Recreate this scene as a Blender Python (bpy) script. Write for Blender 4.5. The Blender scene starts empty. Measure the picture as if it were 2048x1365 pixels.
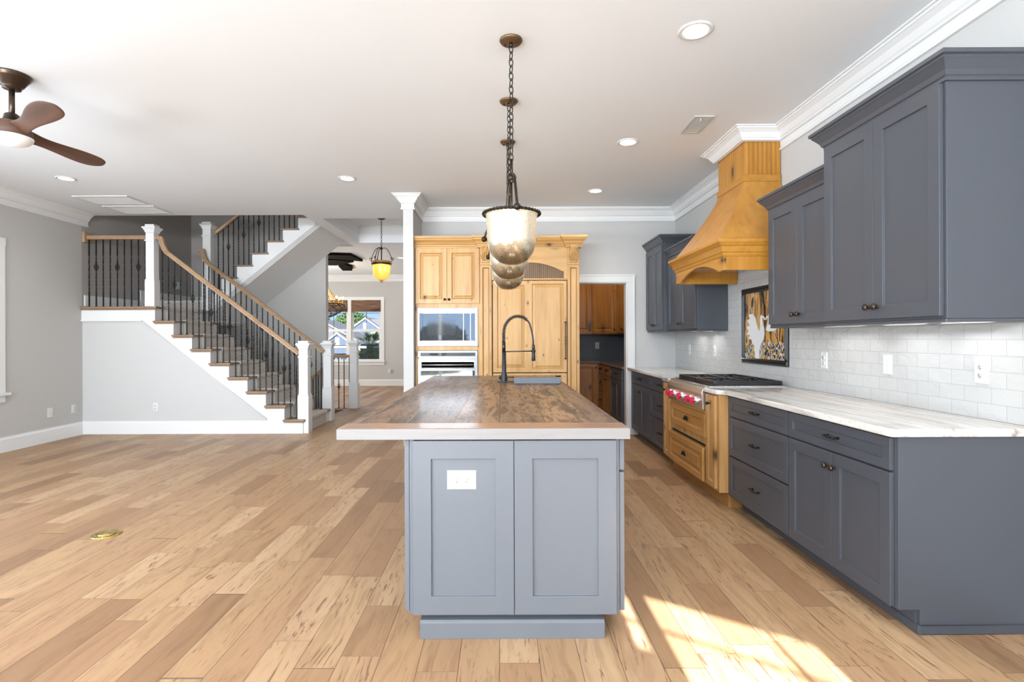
import bpy, bmesh, math, random
from mathutils import Vector, Matrix
from mathutils.geometry import tessellate_polygon
random.seed(7)
SC = bpy.context.scene
COL = SC.collection
PI = math.pi

# ------------------------------------------------------------------ camera, sky, sun, exposure
H = 1.325                       # lens height above the floor
cam = bpy.data.objects.new('camera', bpy.data.cameras.new('camera'))
COL.objects.link(cam)
cam.data.sensor_width = 36.0
cam.data.lens = 36.0 * 1070 / 2048
cam.data.shift_x = (1024 - 1003) / 2048
cam.data.shift_y = (676 - 682.5) / 2048
cam.location = (0, 0, H)
cam.rotation_euler = (Matrix.Rotation(PI / 2, 4, 'X') @ Matrix.Rotation(-0.0035, 4, 'Z')).to_euler()
SC.camera = cam
SC.view_settings.view_transform = 'Standard'
SC.view_settings.look = 'None'
SC.view_settings.exposure = 0.28
SC.view_settings.gamma = 1.0
SC.view_settings.use_curve_mapping = False

world = bpy.data.worlds.new('sky')
SC.world = world
world.use_nodes = True
wt = world.node_tree
for n in list(wt.nodes):
    wt.nodes.remove(n)
wo = wt.nodes.new('ShaderNodeOutputWorld')
wb = wt.nodes.new('ShaderNodeBackground')
wc = wt.nodes.new('ShaderNodeTexCoord')
ws = wt.nodes.new('ShaderNodeSeparateXYZ')
wr = wt.nodes.new('ShaderNodeValToRGB')
wt.links.new(wc.outputs['Generated'], ws.inputs[0])
wt.links.new(ws.outputs['Z'], wr.inputs[0])
wt.links.new(wr.outputs[0], wb.inputs[0])
wt.links.new(wb.outputs[0], wo.inputs[0])
cr = wr.color_ramp
cr.elements[0].position = 0.0
cr.elements[0].color = (0.55, 0.74, 0.98, 1)
cr.elements[1].position = 0.45
cr.elements[1].color = (0.24, 0.45, 0.86, 1)
e = cr.elements.new(0.12)
e.color = (0.36, 0.58, 0.93, 1)
wb.inputs[1].default_value = 0.95

SUN_E = math.radians(24.0)


def lamp(name, kind, loc, energy, color=(1, 1, 1), rot=None, **kw):
    d = bpy.data.lights.new(name, kind)
    d.energy = energy
    d.color = color
    for k, v in kw.items():
        setattr(d, k, v)
    o = bpy.data.objects.new(name, d)
    o.location = loc
    if rot:
        o.rotation_euler = rot
    COL.objects.link(o)
    return o


# sun low behind the camera, shining along +Y
lamp('sun', 'SUN', (0, -8, 6), 35.0, (0.97, 0.98, 1.0), (PI / 2 - SUN_E, 0, 0), angle=0.006)
# daylight entering through the upper glazing of the patio wall behind the camera
lamp('patio_daylight', 'AREA', (-2.6, -2.15, 2.40), 290.0, (0.82, 0.915, 1.0), (PI / 2 + 0.30, 0, 0), shape='RECTANGLE', size=5.4, size_y=0.5)
lamp('ceiling_fill', 'AREA', (-4.0, -2.15, 0.55), 205.0, (0.82, 0.915, 1.0), (PI / 2 + 0.33, 0, -0.25), shape='RECTANGLE', size=3.0, size_y=0.8)  # added lamp tilted upward to brighten the ceiling
lamp('left_fill', 'AREA', (-5.78, 2.4, 1.6), 115.0, (0.80, 0.905, 1.0), (0, -PI / 2, 0), shape='RECTANGLE', size=1.7, size_y=3.2)  # added lamp that brightens the room from the left wall
lamp('bay_daylight', 'AREA', (1.25, -2.75, 2.0), 140.0, (0.82, 0.915, 1.0), (PI / 2 + 0.5, 0, math.radians(-25)), shape='RECTANGLE', size=1.5, size_y=1.2)

# ------------------------------------------------------------------ mesh helpers
WPOS = {}


def frame(O, U, V, W):
    return (Vector(O), Vector(U), Vector(V), Vector(W))


def F_front(x, y, z=0):          # faces the camera (-Y); u = +X
    return frame((x, y, z), (1, 0, 0), (0, 0, 1), (0, -1, 0))


def F_left(x, y, z=0):           # faces -X; u = -Y
    return frame((x, y, z), (0, -1, 0), (0, 0, 1), (-1, 0, 0))


def F_right(x, y, z=0):          # faces +X; u = +Y
    return frame((x, y, z), (0, 1, 0), (0, 0, 1), (1, 0, 0))


class MB:
    def __init__(s, fr=None):
        s.v = []
        s.f = []
        s.m = []
        s.s = []
        s.fr = fr

    def P(s, p):
        if s.fr is None:
            return Vector(p)
        O, U, V, W = s.fr
        return O + U * p[0] + V * p[1] + W * p[2]

    def add(s, vs, fs, m=0, sm=False):
        b = len(s.v)
        s.v += [s.P(p) for p in vs]
        for f in fs:
            s.f.append([b + i for i in f])
            s.m.append(m)
            s.s.append(sm)
        return s

    def box(s, a0, a1, b0, b1, c0, c1, m=0):
        vs = [(a, b, c) for a in (a0, a1) for b in (b0, b1) for c in (c0, c1)]
        return s.add(vs, [(0, 1, 3, 2), (4, 6, 7, 5), (0, 4, 5, 1), (2, 3, 7, 6), (0, 2, 6, 4), (1, 5, 7, 3)], m)

    def prism(s, poly, ax, h0, h1, m=0, sm=False):
        n = len(poly)

        def mk(p, h):
            q = list(p)
            q.insert(ax, h)
            return tuple(q)
        vs = [mk(p, h0) for p in poly] + [mk(p, h1) for p in poly]
        fs = [tuple(range(n - 1, -1, -1)), tuple(range(n, 2 * n))]
        s.add(vs, fs, m)
        b = len(s.v) - 2 * n
        for i in range(n):
            j = (i + 1) % n
            s.f.append([b + i, b + j, b + n + j, b + n + i])
            s.m.append(m)
            s.s.append(sm)
        return s

    def slab(s, poly, c0, c1, m=0):
        """concave outline in the a-b plane, triangulated, between depths c0 and c1"""
        n = len(poly)
        tris = tessellate_polygon([[Vector((p[0], p[1], 0)) for p in poly]])
        vs = [(p[0], p[1], c0) for p in poly] + [(p[0], p[1], c1) for p in poly]
        fs = [tuple(t) for t in tris] + [tuple(n + i for i in t) for t in tris] + [(i, (i + 1) % n, n + (i + 1) % n, n + i) for i in range(n)]
        return s.add(vs, fs, m)

    def nest(s, a0, a1, b0, b1, loops, mats=None, back=True):
        vs = []
        for ins, c in loops:
            vs += [(a0 + ins, b0 + ins, c), (a1 - ins, b0 + ins, c), (a1 - ins, b1 - ins, c), (a0 + ins, b1 - ins, c)]
        base = len(s.v)
        s.v += [s.P(p) for p in vs]
        for k in range(len(loops) - 1):
            for i in range(4):
                j = (i + 1) % 4
                s.f.append([base + 4 * k + i, base + 4 * k + j, base + 4 * k + 4 + j, base + 4 * k + 4 + i])
                s.m.append(mats[k] if mats else 0)
                s.s.append(False)
        L = 4 * (len(loops) - 1)
        s.f.append([base + L, base + L + 1, base + L + 2, base + L + 3])
        s.m.append(0)
        s.s.append(False)
        if back:
            s.f.append([base + 3, base + 2, base + 1, base])
            s.m.append(0)
            s.s.append(False)
        return s

    def lathe(s, prof, c=(0, 0, 0), ax=2, n=20, m=0, sm=True):
        o = [i for i in range(3) if i != ax]
        vs = []
        for r, h in prof:
            for k in range(n):
                t = 2 * PI * k / n
                p = [0, 0, 0]
                p[o[0]] = c[o[0]] + r * math.cos(t)
                p[o[1]] = c[o[1]] + r * math.sin(t)
                p[ax] = c[ax] + h
                vs.append(tuple(p))
        fs = []
        for i in range(len(prof) - 1):
            for k in range(n):
                l = (k + 1) % n
                fs.append((i * n + k, i * n + l, (i + 1) * n + l, (i + 1) * n + k))
        s.add(vs, fs, m, sm)
        b = len(s.v) - len(vs)
        for ring in (0, len(prof) - 1):
            if prof[ring][0] > 1e-6:
                s.f.append([b + ring * n + k for k in range(n)])
                s.m.append(m)
                s.s.append(False)
        return s

    def ball(s, c, r, n=12, m=0, sc=(1, 1, 1)):
        k = max(6, n // 2)
        vs = []
        for i in range(k + 1):
            t = PI * i / k
            for j in range(n):
                u = 2 * PI * j / n
                vs.append((c[0] + sc[0] * r * math.sin(t) * math.cos(u), c[1] + sc[1] * r * math.sin(t) * math.sin(u), c[2] + sc[2] * r * math.cos(t)))
        fs = [(i * n + j, i * n + (j + 1) % n, (i + 1) * n + (j + 1) % n, (i + 1) * n + j) for i in range(k) for j in range(n)]
        return s.add(vs, fs, m, True)

    def tube(s, pts, r, n=8, closed=False, m=0, sm=True, flat=None):
        pts = [Vector(p) for p in pts]
        N = len(pts)
        rr = r if isinstance(r, (list, tuple)) else [r] * N
        T = []
        for i in range(N):
            if closed:
                t = pts[(i + 1) % N] - pts[i - 1]
            else:
                t = pts[min(i + 1, N - 1)] - pts[max(i - 1, 0)]
            T.append(t.normalized() if t.length > 1e-9 else Vector((0, 0, 1)))
        up = Vector((0, 0, 1)) if abs(T[0].z) < 0.9 else Vector((1, 0, 0))
        A = (up - T[0] * up.dot(T[0])).normalized()
        vs = []
        for i in range(N):
            A = A - T[i] * A.dot(T[i])
            A = A.normalized() if A.length > 1e-9 else T[i].orthogonal().normalized()
            B = T[i].cross(A)
            for k in range(n):
                t = 2 * PI * (k + (0.5 if n == 4 else 0)) / n
                vs.append(tuple(pts[i] + (A * math.cos(t) + B * math.sin(t)) * rr[i]))
        fs = []
        for i in range(N if closed else N - 1):
            j = (i + 1) % N
            for k in range(n):
                l = (k + 1) % n
                fs.append((i * n + k, i * n + l, j * n + l, j * n + k))
        if not closed:
            fs.append(tuple(range(n - 1, -1, -1)))
            fs.append(tuple((N - 1) * n + k for k in range(n)))
        return s.add(vs, fs, m, sm)

    def sweep(s, path, prof, z0=0.0, closed=False, m=0, side=1, z_along=None, sm=False):
        """moulding: profile (out, up) swept along a plan path, mitred, offset to the left of travel"""
        N = len(path)
        vs = []
        K = len(prof)
        for i in range(N):
            p = Vector(path[i]).to_2d() if len(path[i]) > 2 else Vector(path[i])
            ds = []
            if i > 0 or closed:
                q = Vector(path[i - 1])
                ds.append((p - q).normalized())
            if i < N - 1 or closed:
                q = Vector(path[(i + 1) % N])
                ds.append((q - p).normalized())
            ns = [Vector((-d.y, d.x)) * side for d in ds]
            if len(ns) == 2:
                mvec = ns[0] + ns[1]
                if mvec.length < 1e-6:
                    mvec = ns[0]
                else:
                    mvec = mvec / (mvec.length_squared / 2)
            else:
                mvec = ns[0]
            zz = z0 + (z_along[i] if z_along else 0)
            for o, h in prof:
                vs.append((p.x + mvec.x * o, p.y + mvec.y * o, zz + h))
        fs = []
        for i in range(N if closed else N - 1):
            j = (i + 1) % N
            for k in range(K - 1):
                fs.append((i * K + k, j * K + k, j * K + k + 1, i * K + k + 1))
        s.add(vs, fs, m, sm)
        if not closed:
            b = len(s.v) - len(vs)
            for i in (0, N - 1):
                s.f.append([b + i * K + k for k in range(K)])
                s.m.append(m)
                s.s.append(False)
        return s

    def mesh(s, name, mats, off=(0, 0, 0)):
        me = bpy.data.meshes.new(name)
        off = Vector(off)
        me.from_pydata([tuple(v - off) for v in s.v], [], s.f)
        for mt in (mats if isinstance(mats, (list, tuple)) else [mats]):
            me.materials.append(mt)
        me.polygons.foreach_set('material_index', s.m)
        me.polygons.foreach_set('use_smooth', s.s)
        bm = bmesh.new()
        bm.from_mesh(me)
        bmesh.ops.remove_doubles(bm, verts=bm.verts, dist=1e-6)
        bmesh.ops.recalc_face_normals(bm, faces=bm.faces)
        bm.to_mesh(me)
        bm.free()
        me.update()
        return me

    def build(s, name, mats, parent=None, bev=0.0, loc=None):
        off = WPOS[parent.name] if parent is not None else Vector(loc if loc is not None else (0, 0, 0))
        o = bpy.data.objects.new(name, s.mesh(name, mats, off))
        COL.objects.link(o)
        if parent is not None:
            o.parent = parent
        else:
            o.location = off
        WPOS[o.name] = off.copy()
        if bev:
            bevel(o, bev)
        return o


def bevel(o, w, seg=2):
    b = o.modifiers.new('bevel', 'BEVEL')
    b.width = w
    b.segments = seg
    b.limit_method = 'ANGLE'
    b.angle_limit = math.radians(40)


def thing(name, label, cat, loc=(0, 0, 0), group=None):
    o = bpy.data.objects.new(name, None)
    o.empty_display_size = 0.1
    o.location = loc
    COL.objects.link(o)
    WPOS[o.name] = Vector(loc)
    return tag(o, label, cat, group)


def tag(o, label, cat, group=None, kind=None):
    o['label'] = label
    o['category'] = cat
    if group:
        o['group'] = group
    if kind:
        o['kind'] = kind
    return o


def struct(name, mb, mats, bev=0.0, label=None):
    o = mb.build(name, mats, None, bev)
    o['kind'] = 'structure'
    if label:
        o['label'] = label
    return o


def copy_tree(o, loc=None, label=None, parent=None):
    c = o.copy()
    COL.objects.link(c)
    if parent is not None:
        c.parent = parent
    for ch in list(o.children):
        copy_tree(ch, parent=c)
    if loc is not None:
        c.location = loc
        WPOS[c.name] = Vector(loc)
    if label:
        c['label'] = label
    return c


# ------------------------------------------------------------------ materials
class NT:
    def __init__(s, name):
        s.mat = bpy.data.materials.new(name)
        s.mat.use_nodes = True
        s.t = s.mat.node_tree
        s.b = s.t.nodes['Principled BSDF']
        s.out = s.t.nodes['Material Output']

    def n(s, typ, _in=None, **kw):
        nd = s.t.nodes.new('ShaderNode' + typ)
        for k, v in kw.items():
            setattr(nd, k, v)
        for k, v in (_in or {}).items():
            s.set(nd.inputs[k], v)
        return nd

    def set(s, sock, v):
        if isinstance(v, bpy.types.NodeSocket):
            s.t.links.new(v, sock)
        elif isinstance(v, bpy.types.Node):
            s.t.links.new(v.outputs[0], sock)
        else:
            if isinstance(v, tuple) and len(v) == 3 and sock.type == 'RGBA':
                v = v + (1,)
            sock.default_value = v

    def math(s, op, a, b=0.0, c=None):
        nd = s.n('Math', operation=op)
        s.set(nd.inputs[0], a)
        s.set(nd.inputs[1], b)
        if c is not None:
            s.set(nd.inputs[2], c)
        return nd.outputs[0]

    def ramp(s, fac, stops, mode='LINEAR'):
        nd = s.n('ValToRGB')
        nd.color_ramp.interpolation = mode
        el = nd.color_ramp.elements
        while len(el) < len(stops):
            el.new(0.5)
        for i, (p, c) in enumerate(stops):
            el[i].position = p
            el[i].color = c + (1,) if len(c) == 3 else c
        s.set(nd.inputs[0], fac)
        return nd.outputs[0]

    def mix(s, fac, a, b, mode='MIX'):
        nd = s.n('Mix', data_type='RGBA', blend_type=mode)
        s.set(nd.inputs[0], fac)
        s.set(nd.inputs[6], a)
        s.set(nd.inputs[7], b)
        return nd.outputs[2]

    def obj(s):
        return s.n('TexCoord').outputs['Object']

    def mapping(s, vec, scale=(1, 1, 1), loc=(0, 0, 0), rot=(0, 0, 0)):
        return s.n('Mapping', {'Vector': vec, 'Scale': scale, 'Location': loc, 'Rotation': rot}).outputs[0]

    def noise(s, vec, scale, detail=3.0, rough=0.55, dist=0.0):
        return s.n('TexNoise', {'Vector': vec, 'Scale': scale, 'Detail': detail, 'Roughness': rough, 'Distortion': dist})

    def bump(s, h, strength=0.3, dist=0.002):
        nd = s.n('Bump', {'Height': h, 'Strength': strength, 'Distance': dist})
        s.set(s.b.inputs['Normal'], nd.outputs[0])


def plain(name, col, rough=0.5, metal=0.0, coat=0.0, spec=None, bumps=None):
    N = NT(name)
    N.set(N.b.inputs['Base Color'], col)
    N.set(N.b.inputs['Roughness'], rough)
    N.set(N.b.inputs['Metallic'], metal)
    N.set(N.b.inputs['Coat Weight'], coat)
    if spec is not None:
        N.set(N.b.inputs['Specular IOR Level'], spec)
    if bumps:
        N.bump(N.noise(N.obj(), bumps[0], 3).outputs[0], bumps[1], 0.001)
    return N.mat


def emit(name, col, strength):
    N = NT(name)
    N.set(N.b.inputs['Base Color'], col)
    N.set(N.b.inputs['Emission Color'], col)
    N.set(N.b.inputs['Emission Strength'], strength)
    return N.mat


def wood(name, light, mid, dark, axis=2, rough=0.38, knots=True, flat=1, fine=1.0, coat=0.0, knotcol=(0.06, 0.03, 0.012), blotch=0.35, kscale=2.6):
    N = NT(name)
    rnd = N.n('ObjectInfo').outputs['Random']
    vec = N.n('VectorMath', {0: N.obj()}, operation='ADD')
    cx = N.n('CombineXYZ', {0: N.math('MULTIPLY', rnd, 17.0), 1: N.math('MULTIPLY', rnd, 5.0), 2: N.math('MULTIPLY', rnd, 9.0)})
    N.set(vec.inputs[1], cx.outputs[0])
    v = vec.outputs[0]
    sc = [14.0 * fine] * 3
    sc[axis] = 0.9 * fine
    warp = N.noise(v, 1.6, 2)
    vm = N.n('VectorMath', {0: N.mapping(v, tuple(sc)), 1: warp.outputs['Color']}, operation='ADD').outputs[0]
    g1 = N.noise(vm, 1.3, 5, 0.6).outputs[0]
    sc2 = [5.0] * 3
    sc2[axis] = 0.7
    g2 = N.noise(N.mapping(v, tuple(sc2)), 1.0, 2).outputs[0]
    col = N.ramp(g1, [(0.28, dark), (0.48, mid), (0.72, light)])
    bl = N.ramp(g2, [(0.35, dark), (0.6, light)])
    col = N.mix(blotch, col, bl)
    if knots:
        sk = [1.0] * 3
        sk[axis] = 0.55
        s3 = N.n('SeparateXYZ', {0: N.mapping(v, tuple(sk))})
        pa = [a_ for a_ in range(3) if a_ != flat]
        v2 = N.n('CombineXYZ', {0: s3.outputs[pa[0]], 1: s3.outputs[pa[1]], 2: 0.0})
        vo = N.n('TexVoronoi', {'Vector': v2.outputs[0], 'Scale': kscale}, voronoi_dimensions='2D')
        cz = N.n('SeparateColor', {0: vo.outputs['Color']}).outputs[0]
        nz = N.noise(v, 34.0, 3).outputs[0]
        d = N.math('ADD', vo.outputs['Distance'], N.math('MULTIPLY', N.math('SUBTRACT', nz, 0.5), 0.07))
        d = N.math('DIVIDE', d, N.math('ADD', 0.06, N.math('MULTIPLY', N.math('POWER', cz, 2.0), 0.8)))
        kf = N.ramp(d, [(0.06, (0.95, 0.95, 0.95)), (0.10, (0.5, 0.5, 0.5)), (0.17, (0.2, 0.2, 0.2)), (0.28, (0, 0, 0))])
        col = N.mix(kf, col, knotcol)
    N.set(N.b.inputs['Base Color'], col)
    N.set(N.b.inputs['Roughness'], rough)
    N.set(N.b.inputs['Coat Weight'], coat)
    N.set(N.b.inputs['Coat Roughness'], 0.15)
    N.bump(g1, 0.12, 0.001)
    return N.mat


M = {}
M['wall'] = plain('grey_wall_paint', (0.53, 0.52, 0.50), 0.85, bumps=(220, 0.08))
M['wallk'] = plain('pale_grey_wall_paint', (0.56, 0.555, 0.545), 0.85, bumps=(220, 0.08))
M['wall_shaded'] = plain('shaded_wall_paint', (0.40, 0.375, 0.355), 0.85, bumps=(220, 0.08))  # same paint as the grey walls, stairwell dimness put into the colour
M['pantryw'] = plain('blue_grey_wall_paint', (0.16, 0.175, 0.20), 0.8, bumps=(220, 0.08))
M['ceil'] = plain('white_ceiling_paint', (0.80, 0.825, 0.845), 0.9, bumps=(160, 0.05))
M['trim'] = plain('white_trim_paint', (0.78, 0.78, 0.775), 0.35)
M['plate'] = plain('white_plastic', (0.70, 0.70, 0.69), 0.3)
M['slot_shade'] = plain('dark_slot', (0.05, 0.05, 0.05), 0.6)
M['char'] = plain('charcoal_cabinet_paint', (0.064, 0.070, 0.084), 0.36, bumps=(90, 0.03))
M['char_lit'] = plain('charcoal_paint_lit', (0.145, 0.157, 0.176), 0.38, bumps=(90, 0.03))  # lighter copy of the cabinet charcoal, window light put into the colour
M['gap'] = plain('dark_recess', (0.01, 0.01, 0.012), 0.9)
M['iron'] = plain('black_iron', (0.012, 0.012, 0.013), 0.45, 0.3)
M['bronze'] = plain('oil_rubbed_bronze', (0.085, 0.062, 0.046), 0.32, 0.85)
M['bronzed'] = plain('dark_bronze', (0.035, 0.027, 0.02), 0.38, 0.75)
M['canopyb'] = plain('brown_bronze', (0.16, 0.095, 0.045), 0.4, 0.6)
M['steel'] = plain('brushed_steel', (0.66, 0.66, 0.67), 0.27, 0.95)
M['steelw'] = plain('bright_steel', (0.34, 0.345, 0.36), 0.45, 0.8)
M['black'] = plain('black_enamel', (0.012, 0.012, 0.013), 0.3)
M['matte'] = plain('matte_black_metal', (0.02, 0.022, 0.025), 0.42, 0.2)
M['red'] = plain('red_knob_plastic', (0.55, 0.012, 0.055), 0.3)
M['brass'] = plain('polished_brass', (0.62, 0.45, 0.14), 0.25, 0.95)
M['glassd'] = plain('dark_mirror_glass', (0.42, 0.46, 0.52), 0.03, 0.85)
M['oveng'] = plain('oven_glass', (0.45, 0.48, 0.45), 0.03, 0.85)
M['slate'] = plain('blue_grey_stone', (0.15, 0.17, 0.20), 0.5, bumps=(40, 0.2))
M['handw'] = wood('oak_handrail', (0.47, 0.31, 0.19), (0.39, 0.245, 0.145), (0.29, 0.18, 0.10), 0, 0.35, knots=False)
M['treadw'] = wood('oak_tread', (0.34, 0.225, 0.145), (0.27, 0.175, 0.11), (0.20, 0.125, 0.08), 1, 0.4, knots=False)
M['alder'] = wood('knotty_alder', (0.68, 0.42, 0.165), (0.59, 0.335, 0.115), (0.47, 0.24, 0.07), 2, 0.36, kscale=4.6)
M['alderh'] = wood('knotty_alder_rail', (0.66, 0.40, 0.155), (0.57, 0.32, 0.105), (0.44, 0.22, 0.06), 0, 0.36, kscale=4.0)
M['glaze'] = plain('dark_wood_glaze', (0.36, 0.19, 0.06), 0.45)
M['louver'] = wood('brown_beadboard', (0.24, 0.145, 0.075), (0.19, 0.11, 0.055), (0.13, 0.07, 0.035), 2, 0.5, knots=False)
M['honey'] = wood('honey_alder', (0.56, 0.27, 0.045), (0.48, 0.215, 0.03), (0.36, 0.145, 0.018), 2, 0.33, flat=0, kscale=2.4)
M['honeyy'] = wood('honey_alder_rail', (0.56, 0.27, 0.045), (0.48, 0.215, 0.03), (0.36, 0.145, 0.018), 1, 0.33, flat=0, kscale=2.6)
M['rangew'] = wood('amber_alder', (0.50, 0.265, 0.09), (0.42, 0.205, 0.058), (0.31, 0.135, 0.033), 1, 0.36, flat=0, kscale=3.2)
M['rangev'] = wood('amber_alder_upright', (0.58, 0.345, 0.145), (0.48, 0.26, 0.09), (0.36, 0.175, 0.05), 2, 0.36, flat=0, kscale=3.0)
M['pantry'] = wood('brown_alder', (0.40, 0.17, 0.04), (0.32, 0.125, 0.026), (0.22, 0.08, 0.015), 2, 0.4, kscale=2.4)
M['walnut'] = wood('walnut_blade', (0.14, 0.068, 0.042), (0.10, 0.048, 0.030), (0.06, 0.028, 0.018), 0, 0.6, knots=False)
M['darkbeam'] = plain('dark_stained_wood', (0.008, 0.006, 0.005), 0.9, spec=0.05)
M['edge'] = wood('glare_edge_wood', (0.30, 0.285, 0.28), (0.265, 0.25, 0.245), (0.215, 0.20, 0.195), 0, 0.4, kscale=1.5, knotcol=(0.18, 0.17, 0.18), blotch=0.2)  # window glare put into the colour; the wood itself is browner


def carpet_mat():
    N = NT('beige_carpet')
    v = N.obj()
    n1 = N.noise(v, 160, 3).outputs[0]
    n2 = N.noise(v, 6, 2).outputs[0]
    N.set(N.b.inputs['Base Color'], N.mix(N.ramp(n2, [(0.3, (0, 0, 0)), (0.7, (1, 1, 1))]), N.ramp(n1, [(0.3, (0.50, 0.455, 0.40)), (0.7, (0.72, 0.67, 0.61))]), (0.62, 0.57, 0.51)))
    N.set(N.b.inputs['Roughness'], 0.95)
    N.bump(n1, 0.8, 0.004)
    return N.mat


M['carpet'] = carpet_mat()


def floor_mat():
    N = NT('hickory_plank_floor')
    sep = N.n('SeparateXYZ', {0: N.obj()})
    x, y = sep.outputs[0], sep.outputs[1]
    W = 0.165
    u = N.math('DIVIDE', N.math('ADD', x, 0.343 + 20 * W), W)
    i = N.math('FLOOR', u)
    fu = N.math('FRACT', u)
    wn = N.n('TexWhiteNoise', {'W': i}, noise_dimensions='1D')
    L = N.math('ADD', 0.62, N.math('MULTIPLY', wn.outputs[0], 0.55))
    wn2 = N.n('TexWhiteNoise', {'W': N.math('ADD', i, 71.3)}, noise_dimensions='1D')
    q = N.math('DIVIDE', N.math('ADD', N.math('ADD', y, 30.0), N.math('MULTIPLY', wn2.outputs[0], 3.0)), L)
    # vary the lengths inside one row
    q = N.math('ADD', q, N.math('MULTIPLY', N.math('SINE', N.math('ADD', N.math('MULTIPLY', q, 2.1), N.math('MULTIPLY', i, 1.7))), 0.28))
    j = N.math('FLOOR', q)
    fq = N.math('FRACT', q)
    ij = N.n('CombineXYZ', {0: i, 1: j, 2: 0.0})
    cid = N.n('TexWhiteNoise', {'Vector': ij.outputs[0]}, noise_dimensions='3D')
    r1 = cid.outputs[0]
    rc = N.n('SeparateColor', {0: cid.outputs[1]})
    tone = N.ramp(r1, [(0.0, (0.245, 0.135, 0.067)), (0.12, (0.30, 0.172, 0.087)), (0.35, (0.39, 0.235, 0.122)), (0.7, (0.445, 0.283, 0.152)), (1.0, (0.50, 0.332, 0.19))])
    # grain
    off = N.n('VectorMath', {0: cid.outputs[1], 1: (13.0, 37.0, 5.0)}, operation='MULTIPLY').outputs[0]
    pv = N.n('VectorMath', {0: N.obj(), 1: off}, operation='ADD').outputs[0]
    wv = N.noise(N.mapping(pv, (3.0, 0.9, 1)), 1.2, 2).outputs['Color']
    gv = N.n('VectorMath', {0: N.mapping(pv, (26.0, 1.5, 1)), 1: N.n('VectorMath', {0: wv, 1: (5.5, 5.5, 5.5)}, operation='MULTIPLY').outputs[0]}, operation='ADD').outputs[0]
    g = N.noise(gv, 1.0, 4, 0.62).outputs[0]
    col = N.mix(N.ramp(g, [(0.36, (0.55, 0.55, 0.55)), (0.52, (0.0, 0.0, 0.0))]), tone, N.mix(0.5, tone, (0.20, 0.10, 0.05), 'MULTIPLY'))
    big = N.noise(N.mapping(pv, (5.0, 0.8, 1)), 1.0, 2).outputs[0]
    col = N.mix(N.ramp(big, [(0.35, (0.4, 0.4, 0.4)), (0.6, (0, 0, 0))]), col, (0.34, 0.18, 0.10))
    # fine dark pores, stronger on some boards
    fine = N.noise(N.n('VectorMath', {0: N.mapping(pv, (75.0, 4.5, 1)), 1: N.n('VectorMath', {0: wv, 1: (9, 9, 9)}, operation='MULTIPLY').outputs[0]}, operation='ADD').outputs[0], 1.0, 3, 0.6).outputs[0]
    fp = N.ramp(fine, [(0.33, (1, 1, 1)), (0.42, (0, 0, 0))])
    fs = N.math('MULTIPLY', fp, N.ramp(rc.outputs[0], [(0.2, (0.18, 0.18, 0.18)), (0.7, (0.9, 0.9, 0.9))]))
    col = N.mix(fs, col, (0.13, 0.065, 0.035))
    # knots and mineral streaks
    vo = N.n('TexVoronoi', {'Vector': N.mapping(pv, (1.0, 0.32, 1)), 'Scale': 2.1})
    kd = N.math('ADD', vo.outputs['Distance'], N.math('MULTIPLY', g, 0.03))
    kf = N.ramp(kd, [(0.030, (1, 1, 1)), (0.055, (0, 0, 0))])
    col = N.mix(kf, col, (0.03, 0.016, 0.01))
    # seams
    e1 = N.math('MINIMUM', fu, N.math('SUBTRACT', 1.0, fu))
    e2 = N.math('MULTIPLY', N.math('MINIMUM', fq, N.math('SUBTRACT', 1.0, fq)), 5.0)
    ed = N.math('MINIMUM', e1, e2)
    sf = N.ramp(ed, [(0.006, (0.75, 0.75, 0.75)), (0.014, (0, 0, 0))])
    col = N.mix(sf, col, (0.09, 0.045, 0.025))
    N.set(N.b.inputs['Base Color'], col)
    N.set(N.b.inputs['Roughness'], N.math('ADD', 0.36, N.math('MULTIPLY', g, 0.16)))
    N.set(N.b.inputs['Specular IOR Level'], 0.45)
    hgt = N.math('SUBTRACT', N.math('MULTIPLY', fine, 0.4), N.math('MULTIPLY', sf, 1.2))
    N.bump(hgt, 0.25, 0.002)
    return N.mat


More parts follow.
